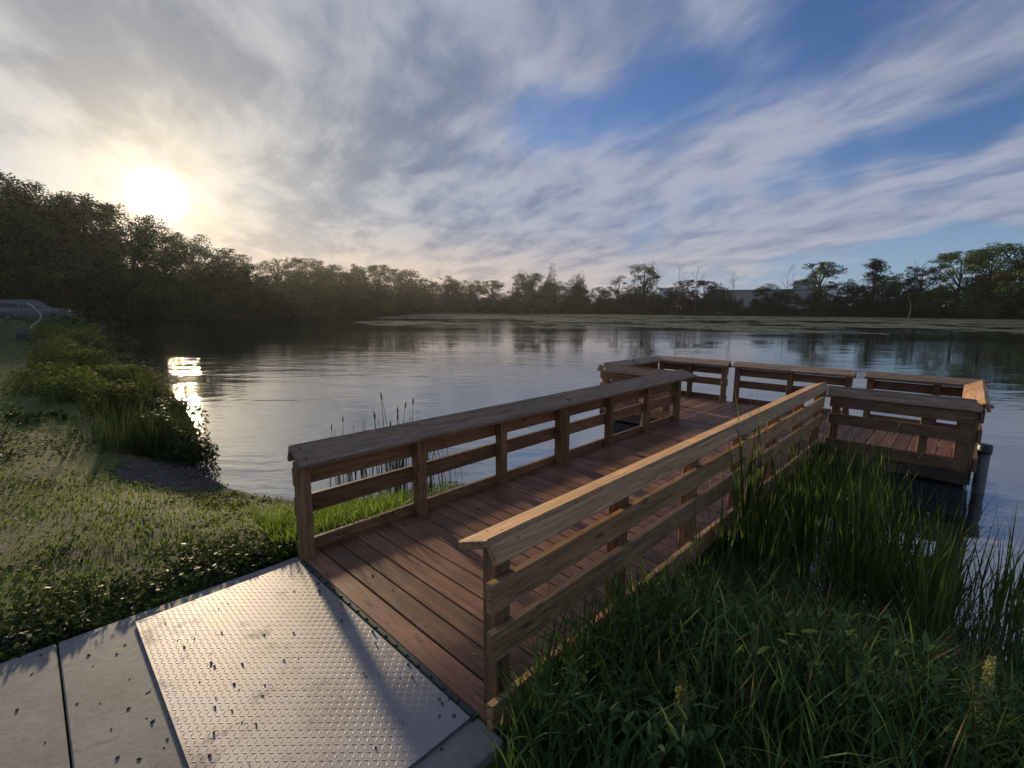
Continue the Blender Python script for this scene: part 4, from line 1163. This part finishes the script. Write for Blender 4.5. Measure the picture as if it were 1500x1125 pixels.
GL_ = 'trees on the wooded left bank'; GC = 'trees of the far tree line'; GR = 'trees on the far right shore'
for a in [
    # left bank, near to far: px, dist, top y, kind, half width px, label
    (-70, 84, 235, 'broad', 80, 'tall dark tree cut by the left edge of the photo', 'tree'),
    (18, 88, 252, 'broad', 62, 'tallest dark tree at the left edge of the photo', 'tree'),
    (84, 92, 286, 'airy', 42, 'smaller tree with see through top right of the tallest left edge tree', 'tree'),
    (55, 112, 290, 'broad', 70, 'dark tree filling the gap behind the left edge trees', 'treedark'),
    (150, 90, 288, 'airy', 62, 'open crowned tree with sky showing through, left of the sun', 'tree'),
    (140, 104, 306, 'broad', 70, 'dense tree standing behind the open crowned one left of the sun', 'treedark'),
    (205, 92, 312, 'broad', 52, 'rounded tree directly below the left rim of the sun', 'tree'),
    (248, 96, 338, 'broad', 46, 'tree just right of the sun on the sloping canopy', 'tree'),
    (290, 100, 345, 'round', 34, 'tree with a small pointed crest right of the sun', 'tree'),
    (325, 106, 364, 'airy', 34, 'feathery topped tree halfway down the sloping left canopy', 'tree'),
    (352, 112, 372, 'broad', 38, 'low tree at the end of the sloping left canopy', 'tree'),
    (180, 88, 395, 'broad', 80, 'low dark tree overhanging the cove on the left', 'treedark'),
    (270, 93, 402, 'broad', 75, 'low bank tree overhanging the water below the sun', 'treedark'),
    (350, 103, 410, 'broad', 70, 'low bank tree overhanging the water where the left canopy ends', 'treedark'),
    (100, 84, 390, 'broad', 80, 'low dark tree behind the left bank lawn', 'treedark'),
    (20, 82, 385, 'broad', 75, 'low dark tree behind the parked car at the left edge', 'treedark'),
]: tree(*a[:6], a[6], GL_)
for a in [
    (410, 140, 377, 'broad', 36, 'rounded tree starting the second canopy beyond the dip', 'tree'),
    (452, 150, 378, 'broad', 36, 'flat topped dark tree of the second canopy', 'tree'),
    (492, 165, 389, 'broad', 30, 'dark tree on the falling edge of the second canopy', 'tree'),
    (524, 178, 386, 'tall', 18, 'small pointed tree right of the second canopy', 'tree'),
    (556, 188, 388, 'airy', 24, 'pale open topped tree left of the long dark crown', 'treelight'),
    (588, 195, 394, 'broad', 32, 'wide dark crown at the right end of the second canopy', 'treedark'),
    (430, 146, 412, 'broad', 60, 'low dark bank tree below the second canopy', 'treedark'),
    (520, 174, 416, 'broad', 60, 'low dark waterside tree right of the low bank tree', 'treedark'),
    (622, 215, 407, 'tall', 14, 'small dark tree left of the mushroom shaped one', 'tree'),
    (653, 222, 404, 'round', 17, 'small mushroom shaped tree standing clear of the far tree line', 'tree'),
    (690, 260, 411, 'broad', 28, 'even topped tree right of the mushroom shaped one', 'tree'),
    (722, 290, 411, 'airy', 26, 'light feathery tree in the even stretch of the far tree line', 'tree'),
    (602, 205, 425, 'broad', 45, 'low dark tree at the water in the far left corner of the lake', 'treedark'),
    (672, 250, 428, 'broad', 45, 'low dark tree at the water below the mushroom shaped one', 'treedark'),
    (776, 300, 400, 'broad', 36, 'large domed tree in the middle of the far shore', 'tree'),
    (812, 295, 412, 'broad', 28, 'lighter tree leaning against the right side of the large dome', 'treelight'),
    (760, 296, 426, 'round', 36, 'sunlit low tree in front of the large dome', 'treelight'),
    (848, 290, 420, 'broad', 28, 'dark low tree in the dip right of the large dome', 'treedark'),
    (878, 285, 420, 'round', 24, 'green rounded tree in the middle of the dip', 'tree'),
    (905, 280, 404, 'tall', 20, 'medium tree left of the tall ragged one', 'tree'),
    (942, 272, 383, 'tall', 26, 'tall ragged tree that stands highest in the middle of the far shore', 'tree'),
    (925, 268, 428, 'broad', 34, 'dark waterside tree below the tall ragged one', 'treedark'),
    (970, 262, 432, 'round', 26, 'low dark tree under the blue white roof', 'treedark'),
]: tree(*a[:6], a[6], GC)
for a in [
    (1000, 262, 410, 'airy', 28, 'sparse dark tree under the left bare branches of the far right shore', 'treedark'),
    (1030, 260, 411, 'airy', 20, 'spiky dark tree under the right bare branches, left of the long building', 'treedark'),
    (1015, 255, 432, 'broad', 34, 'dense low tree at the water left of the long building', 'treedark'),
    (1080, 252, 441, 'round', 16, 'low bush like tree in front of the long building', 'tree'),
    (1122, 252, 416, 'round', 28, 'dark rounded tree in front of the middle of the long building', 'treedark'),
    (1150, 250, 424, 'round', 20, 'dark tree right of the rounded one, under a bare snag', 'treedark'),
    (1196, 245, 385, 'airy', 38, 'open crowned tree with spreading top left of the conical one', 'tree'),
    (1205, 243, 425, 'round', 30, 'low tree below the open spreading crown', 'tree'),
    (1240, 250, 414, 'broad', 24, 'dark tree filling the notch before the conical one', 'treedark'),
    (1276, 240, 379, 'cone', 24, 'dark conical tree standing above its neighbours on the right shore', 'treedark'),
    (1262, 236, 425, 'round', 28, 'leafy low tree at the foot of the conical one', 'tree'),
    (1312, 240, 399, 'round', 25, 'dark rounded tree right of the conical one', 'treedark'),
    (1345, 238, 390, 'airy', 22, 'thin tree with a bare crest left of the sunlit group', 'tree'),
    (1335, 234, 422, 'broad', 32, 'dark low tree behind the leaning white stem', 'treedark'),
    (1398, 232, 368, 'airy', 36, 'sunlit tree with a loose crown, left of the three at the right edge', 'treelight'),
    (1372, 228, 420, 'round', 26, 'bright green low tree at the water near the right end', 'treelight'),
    (1442, 236, 362, 'airy', 30, 'sunlit tree with a notched top, middle of the three at the right edge', 'treelight'),
    (1488, 234, 352, 'broad', 36, 'tallest sunlit tree cut by the right edge of the photo', 'treelight'),
    (1545, 232, 345, 'broad', 45, 'tree mostly outside the right edge of the photo', 'treelight'),
    (1420, 226, 437, 'broad', 38, 'dark low tree below the house with the red roof', 'treedark'),
    (1482, 224, 434, 'broad', 38, 'dark low tree at the right edge above the green margin', 'treedark'),
]: tree(*a[:6], a[6], GR)

# bare snags
def snag(px, dist, top, base_y, label):
    x, y = at_dist(px, dist); z = float(ground_z(np.array([x]), np.array([y]))[0])-.1
    H = height_at(px, top, dist)-z
    root = empty('bare_tree', (x, y, z), label, 'dead tree', 'bare trees on the far right shore')
    parts = []; r = random.Random(px)
    v, f = tube([(0, 0, 0), (.1, 0, H*.4), (-.1, .1, H*.75), (0, 0, H)], [.16, .12, .08, .02], 6)
    link('trunk', make_mesh('trunk', v, f, M['deadbark']), root)
    def br(p, d, L, rad, depth):
        q = p+d*L*.5; e = p+d*L+np.array([0, 0, L*.15])
        parts.append(tube([p, q, e], [rad, rad*.75, rad*.4], 4))
        if depth:
            for k in range(3):
                t = r.uniform(.4, 1.0); dd = d+np.array([r.gauss(0, .5), r.gauss(0, .5), r.gauss(.25, .3)]); dd /= np.linalg.norm(dd)
                br(p+(e-p)*t, dd, L*.55, rad*.5, depth-1)
    for k in range(9):
        t = r.uniform(.45, .97); a = r.uniform(0, 6.28); d = np.array([math.cos(a)*.7, math.sin(a)*.7, .75]); d /= np.linalg.norm(d)
        br(np.array([0, 0, H*t]), d, H*.22*(1.15-t*.6), .06, 2)
    v, f = merge(parts); link('branches', make_mesh('branches', v, f, M['deadbark']), root)
snag(960, 275, 388, 450, 'bare branched tree rising right beside the tall ragged tree')
snag(992, 264, 390, 450, 'bare tree left of the pair above the sparse dark trees')
snag(1018, 262, 388, 450, 'bare tree right of the pair above the sparse dark trees')
snag(1072, 256, 400, 450, 'lone bare tree in front of the long pale building')
snag(1150, 254, 392, 450, 'thin bare snag between the rounded tree and the open spreading crown')
snag(1338, 236, 388, 450, 'bare crested snag with dark tufts left of the sunlit group')

def leaning_stem():
    x, y = at_dist(1332, 222); z = -0.3
    v, f = tube([(0, 0, 0), (.6, -.3, 2.4), (.4, -.2, 4.8), (-.9, .9, 7.6)], [.20, .17, .14, .08], 8)
    o = link('leaning_stem', make_mesh('leaning_stem', v, f, M['deadbark']), None, (x, y, z))
    tag(o, 'pale dead stem leaning over the far right shore before dark trees', 'dead stem')
leaning_stem()

# brush that reads as one mass along the far shores and under the trees
def brush():
    pts = []
    def belt(i0, i1, n, in0, in1, hmax, size, mat, name, lab):
        seg = [(LAKE[i], LAKE[i+1]) for i in range(i0, i1)]
        Ls = np.array([np.linalg.norm(b-a) for a, b in seg]); k = RNG.choice(len(seg), n, p=Ls/Ls.sum()); t = RNG.uniform(size=n)
        A = np.array([s[0] for s in seg])[k]; B = np.array([s[1] for s in seg])[k]; P = A+(B-A)*t[:, None]
        Nn = (B-A)/np.linalg.norm(B-A, axis=1)[:, None]; Nn = np.stack([-Nn[:, 1], Nn[:, 0]], -1)
        test = P+Nn*0.5; sd = lake_sd(test[:, 0], test[:, 1]); Nn[sd < 0] *= -1
        P = P+Nn*RNG.uniform(in0, in1, n)[:, None]
        hm = hmax*(0.55+0.85*wob(P[:, 0], P[:, 1], .22, 71)+0.35*wob(P[:, 0], P[:, 1], .9, 72))
        z = ground_z(P[:, 0], P[:, 1])+np.clip(hm, .3, None)*RNG.uniform(0, 1, n)**.7
        C = np.stack([P[:, 0], P[:, 1], z], -1)
        V, F = leaf_cards(C, RNG.uniform(.5, 1.2, n)*size, np.array([0, 0, .6]), .75, 1.6)
        tag(link(name, make_mesh(name, V, F, M[mat])), lab, 'brush', kind='stuff')
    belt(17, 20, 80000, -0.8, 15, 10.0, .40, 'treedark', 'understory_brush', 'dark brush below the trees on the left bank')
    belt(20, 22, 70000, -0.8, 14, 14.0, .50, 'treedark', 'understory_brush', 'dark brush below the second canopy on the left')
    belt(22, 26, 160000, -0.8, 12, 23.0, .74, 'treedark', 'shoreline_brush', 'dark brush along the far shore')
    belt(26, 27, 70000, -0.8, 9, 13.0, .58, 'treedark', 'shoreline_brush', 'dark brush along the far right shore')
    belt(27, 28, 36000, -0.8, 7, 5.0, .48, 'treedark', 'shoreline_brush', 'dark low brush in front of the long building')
    belt(27, 29, 12000, -1.5, 2.0, 1.6, .35, 'shrub', 'waterside_herbs', 'bright green herbs at the water on the far right')
brush()

# ------------------------------------------------------------------ floating weed on the lake
def floating_weed():
    poly = np.array([on_plane(px, py, WATER_Z)[:2] for px, py in ((512, 470.5), (545, 476), (620, 480), (760, 484), (900, 486), (1060, 487.5), (1250, 490), (1420, 492), (1560, 494))])
    far = np.array([(226, -30), (238, 71), (249, 180), (235, 240), (170, 225), (110, 165)])
    poly = np.concatenate([poly, far])
    n = 60000
    # more, smaller rafts close by; bigger ones far off
    t = RNG.uniform(0, 1, n); r = 45*np.power(300/45, t); a = np.radians(RNG.uniform(-12, 72, n))
    x = CAM[0]+r*np.cos(a); y = CAM[1]+r*np.sin(a)
    ins = np.zeros(n, bool)
    for i in range(len(poly)):
        ax, ay = poly[i]; bx, by = poly[(i+1) % len(poly)]
        cr = ((ay > y) != (by > y))
        with np.errstate(divide='ignore', invalid='ignore'): ins ^= cr & (x < ax+(y-ay)/(by-ay+1e-12)*(bx-ax))
    ins &= lake_sd(x, y) < -0.5
    dens = wob(x, y, .10, 81)+.8*wob(x, y, .35, 82)+.5*wob(x, y, 1.1, 83)
    ins &= dens+.35*wob(x*.4+y*.4, (y-x)*2.2, .12, 84) > -0.02+np.clip((80-r)/60, 0, .35)-np.clip((r-100)/200, 0, .35)
    x, y, r = x[ins], y[ins], r[ins]; n = len(x)
    s = RNG.uniform(.25, .75, n)*r/90
    k = np.arange(7)*2*math.pi/7
    jr = RNG.uniform(.6, 1.2, (n, 7))
    V = np.stack([x[:, None]+s[:, None]*jr*np.cos(k), y[:, None]+s[:, None]*jr*np.sin(k), np.full((n, 7), WATER_Z+.006)+RNG.uniform(0, .02, (n, 1))], -1).reshape(-1, 3)
    tag(link('floating_weed', make_mesh('floating_weed', V, np.arange(n*7).reshape(-1, 7), M['algae'])), 'olive rafts of floating pond weed on the far half of the lake', 'pond weed', kind='stuff')
    # scum at the bank by the gangway and a few loose flecks on the calm water
    n = 2600
    x = RNG.uniform(1.6, 3.4, n); y = RNG.uniform(.15, 1.6, n); d = lake_sd(x, y)
    m = (d < .1) & (d > -.85+.3*wob(x, y, 5, 91)); x, y = x[m], y[m]
    x2 = RNG.uniform(.5, 22, 420); y2 = RNG.uniform(3, 22, 420); m2 = (lake_sd(x2, y2) < -.1) & (wob(x2, y2, .7, 93) > .28)
    x = np.concatenate([x, x2[m2]]); y = np.concatenate([y, y2[m2]]); n = len(x)
    s = RNG.uniform(.006, .035, n); jr = RNG.uniform(.6, 1.2, (n, 7))
    V = np.stack([x[:, None]+s[:, None]*jr*np.cos(k), y[:, None]+s[:, None]*jr*np.sin(k), np.full((n, 7), WATER_Z+.004)+RNG.uniform(0, .006, (n, 1))], -1).reshape(-1, 3)
    tag(link('duckweed', make_mesh('duckweed', V, np.arange(n*7).reshape(-1, 7), M['algae'])), 'pale duckweed scum at the bank beside the gangway', 'duckweed', kind='stuff')
floating_weed()

# ------------------------------------------------------------------ buildings beyond the far right shore
def building(name, px0, px1, dist, ytop, ybase, depth, wall, roof, label, cat, rtype='flat', windows=(), extra=None):
    x0, y0 = at_dist(px0, dist); x1, y1 = at_dist(px1, dist)
    L = math.hypot(x1-x0, y1-y0); rz = math.atan2(y1-y0, x1-x0)
    zb = float(ground_z(np.array([(x0+x1)/2]), np.array([(y0+y1)/2]))[0])-.3
    H = height_at((px0+px1)/2, ytop, dist)-zb
    root = empty(name, (x0, y0, zb), label, cat, None, rz)
    # after rotation local +x runs along the facade; the side away from the lake is local +y or -y
    far = (math.cos(rz+math.pi/2)*(x0-CAM[0])+math.sin(rz+math.pi/2)*(y0-CAM[1])) > 0
    s = 1 if far else -1
    w = Wood(); ya, yb = sorted((0, s*depth)); w.box(0, L, ya, yb, 0, H, 'x', .02)
    link('wall', make_mesh('wall', np.array(w.V), [np.concatenate(w.F4), np.concatenate(w.F3)], M[wall]), root)
    if rtype == 'flat':
        w = Wood(); w.box(-.4, L+.4, ya-.4, yb+.4, H, H+.7, 'x', .03)
        link('roof', make_mesh('roof', np.array(w.V), [np.concatenate(w.F4), np.concatenate(w.F3)], M[roof]), root)
    else:
        rh = depth*.42
        V = np.array([(-.6, ya-.6, H-.1), (L+.6, ya-.6, H-.1), (L+.6, yb+.6, H-.1), (-.6, yb+.6, H-.1), (-.6, (ya+yb)/2, H+rh), (L+.6, (ya+yb)/2, H+rh)])
        link('roof', make_mesh('roof', V, [np.array([(0, 1, 5, 4), (2, 3, 4, 5), (3, 2, 1, 0)]), np.array([(1, 2, 5), (3, 0, 4)])], M[roof]), root)
    for (a, b, z0, z1) in windows:
        w = Wood(); y = -s*.06
        w.box(a*L, b*L, min(y, y+s*.1), max(y, y+s*.1), z0*H, z1*H, 'x', .01)
        link('window', make_mesh('window', np.array(w.V), [np.concatenate(w.F4), np.concatenate(w.F3)], M['dark_open']), root)
    return root, L, H, s
r_, L_, H_, s_ = building('warehouse', 1036, 1200, 300, 426, 456, 30, 'wall_pale', 'roof_grey', 'long pale flat roofed building half hidden by trees beyond the far right shore', 'building',
                          windows=[(.30, .34, .35, .6), (.42, .46, .35, .6), (.55, .59, .35, .6), (.72, .76, .35, .6), (.88, .92, .35, .6)])
w = Wood(); w.box(L_*.03, L_*.21, min(0, -s_*3), max(0, -s_*3), H_*.52, H_*.60, 'x', .02)
link('canopy', make_mesh('canopy', np.array(w.V), [np.concatenate(w.F4), np.concatenate(w.F3)], M['white_paint']), r_)
w = Wood(); w.box(L_*.035, L_*.205, min(-s_*.1, -s_*2.8), max(-s_*.1, -s_*2.8), 0, H_*.515, 'x', .02)
link('loading_bay', make_mesh('loading_bay', np.array(w.V), [np.concatenate(w.F4), np.concatenate(w.F3)], M['dark_open']), r_)
building('shed', 964, 984, 310, 423, 450, 14, 'white_paint', 'white_paint', 'blue white roof showing between the tall ragged tree and the bare pair', 'building')
building('gabled_shed', 1160, 1190, 318, 424, 450, 12, 'wall_pale', 'roof_grey', 'small dark gable rising above the right end of the long pale building', 'building', 'gable')
building('house', 1424, 1440, 262, 416, 440, 9, 'wall_beige', 'roof_red', 'beige house with red brown roof glimpsed through the sunlit trees', 'house', 'gable', windows=[(.3, .45, .5, .75)])
building('house', 1450, 1478, 268, 412, 440, 10, 'wall_beige', 'roof_red', 'dusky brick house right of the beige one behind the sunlit trees', 'house', 'gable', windows=[(.2, .3, .5, .72), (.6, .7, .5, .72)])

# ------------------------------------------------------------------ things at the left edge of the bank
def left_bits():
    # a parked car seen from the side
    x, y = at_dist(46, 56); z = float(ground_z(np.array([x]), np.array([y]))[0])
    h = pdir(38, 455)[:2]; rz = math.atan2(h[1], h[0])-math.pi/2
    root = empty('parked_car', (x, y, z), 'dark car parked on the lawn at the left edge, half hidden by bank growth', 'car', None, rz)
    def loft(prof, w0, w1, zsplit):
        # side outline swept across the width; narrower above the waist
        P = np.array(prof); n = len(P); V = []
        for sgn, inset in ((-1, .05), (-1, 0), (1, 0), (1, .05)):
            c = P.mean(0); Q = c+(P-c)*(1-inset)
            for q in Q:
                t = min(1, max(0, (q[1]-zsplit)/.7)); V.append((q[0], sgn*((w0*(1-t)+w1*t)-(0 if inset == 0 else -.02)), q[1]))
        F = [[k*n+i, k*n+(i+1) % n, (k+1)*n+(i+1) % n, (k+1)*n+i] for k in range(3) for i in range(n)]
        return np.array(V), [np.array(F), np.array([list(range(n))[::-1]]), np.array([list(range(3*n, 4*n))])]
    V, F = loft([(-2.25, .35), (-2.3, .75), (-2.2, 1.0), (-1.95, 1.55), (-1.6, 1.72), (.2, 1.74), (.55, 1.66), (1.15, 1.12), (2.05, 1.0), (2.3, .8), (2.32, .35)], .90, .68, 1.0)
    link('body', make_mesh('body', V, F, M['car_paint'], smooth=False), root)
    for sg in (-1, 1):
        for (xa, xb, xc, xd) in ((-1.85, -.75, -.75, -1.62), (-.65, .95, .42, -.65)):
            q = [(xa, 1.08), (xb, 1.08), (xc, 1.60), (xd, 1.60)]
            V = [(px_, sg*((.90-.22*min(1, max(0, (pz_-1.0)/.7)))+o), pz_) for o in (.004, .018) for px_, pz_ in q]
            F = np.array([(0, 1, 2, 3), (7, 6, 5, 4), (0, 4, 5, 1), (1, 5, 6, 2), (2, 6, 7, 3), (3, 7, 4, 0)])
            link('window', make_mesh('window', V, F, M['dark_open']), root)
        for wx in (-1.4, 1.42):
            v, f = tube([(wx, sg*.72, .34), (wx, sg*.74, .34), (wx, sg*.93, .34), (wx, sg*.95, .34)], [.28, .34, .34, .20], 20)
            wh = link('wheel', make_mesh('wheel', v, [f, np.array([list(range(60, 80))])], M['float']), root)
            v, f = tube([(wx, sg*.935, .34), (wx, sg*.958, .34)], [.21, .19], 14)
            link('rim', make_mesh('rim', v, [f, np.array([list(range(14, 28))])], M['stone']), wh)
    w = Wood(); w.box(2.27, 2.36, -.75, -.45, .72, .88, 'y', .01); link('headlight', make_mesh('headlight', np.array(w.V), [np.concatenate(w.F4), np.concatenate(w.F3)], M['white_paint']), root)
    w = Wood(); w.box(2.27, 2.36, .45, .75, .72, .88, 'y', .01); link('headlight', make_mesh('headlight', np.array(w.V), [np.concatenate(w.F4), np.concatenate(w.F3)], M['white_paint']), root)
    x, y = at_dist(32, 36); z = float(ground_z(np.array([x]), np.array([y]))[0])
    bm = bmesh.new(); bmesh.ops.create_icosphere(bm, subdivisions=4, radius=1.0)
    V = np.array([v.co[:] for v in bm.verts]); F = np.array([[v.index for v in f.verts] for f in bm.faces]); bm.free()
    V = V*(1+.10*wob(V[:, 0]*1.3+V[:, 2], V[:, 1]*1.3-V[:, 2], 2.0, 95))[:, None]
    V[:, 2] = np.where(V[:, 2] < 0, V[:, 2]*.3, V[:, 2])
    me = make_mesh('covered_heap', V*np.array([.40, .45, .72]), F, M['dark_cloth'], smooth=True)
    tag(link('covered_heap', me, None, (x, y, z)), 'dark slate rounded heap standing on the lawn at the left edge', 'heap')
    v, f = tube([(.3, 0, 0), (.25, .02, .75), (.62, .03, 1.05), (.70, .03, 1.35), (.45, .02, 1.75), (.2, 0, 1.95)], [.035]*6, 8)
    rz = rz
    o = link('bent_post', make_mesh('bent_post', v, f, M['concrete_pale'], smooth=True), None, (x, y, z)); o.rotation_euler = (0, 0, rz)
    tag(o, 'pale bent post curving up behind the dark slate heap', 'post')
left_bits()

S.view_settings.view_transform = 'Standard'; S.view_settings.look = 'None'
S.view_settings.exposure = 0.6; S.view_settings.gamma = 1.0
S.cycles.max_bounces = 8; S.cycles.transparent_max_bounces = 8
S.cycles.use_denoising = True

# ------------------------------------------------------------------ haze volume added to stand in for the lens veil near the sun
def haze():
    m, nt, out = new_mat('added_veil_haze'); g = NT(nt)
    v = g.n('VolumePrincipled'); v.inputs['Color'].default_value = (0.95, 0.95, 0.95, 1); v.inputs['Density'].default_value = 0.00012
    v.inputs['Anisotropy'].default_value = 0.6
    g.l(v.outputs[0], out.inputs['Volume'])
    V = np.array([(x, y, z) for z in (-6.0, 44.0) for (x, y) in ((-1720, -1720), (1720, -1720), (1720, 1720), (-1720, 1720))])
    F = np.array([(3, 2, 1, 0), (4, 5, 6, 7), (0, 1, 5, 4), (1, 2, 6, 5), (2, 3, 7, 6), (3, 0, 4, 7)])
    tag(link('haze', make_mesh('haze', V, F, m)), 'thin haze added over the lake to veil the trees near the sun', 'haze', kind='stuff')
haze()
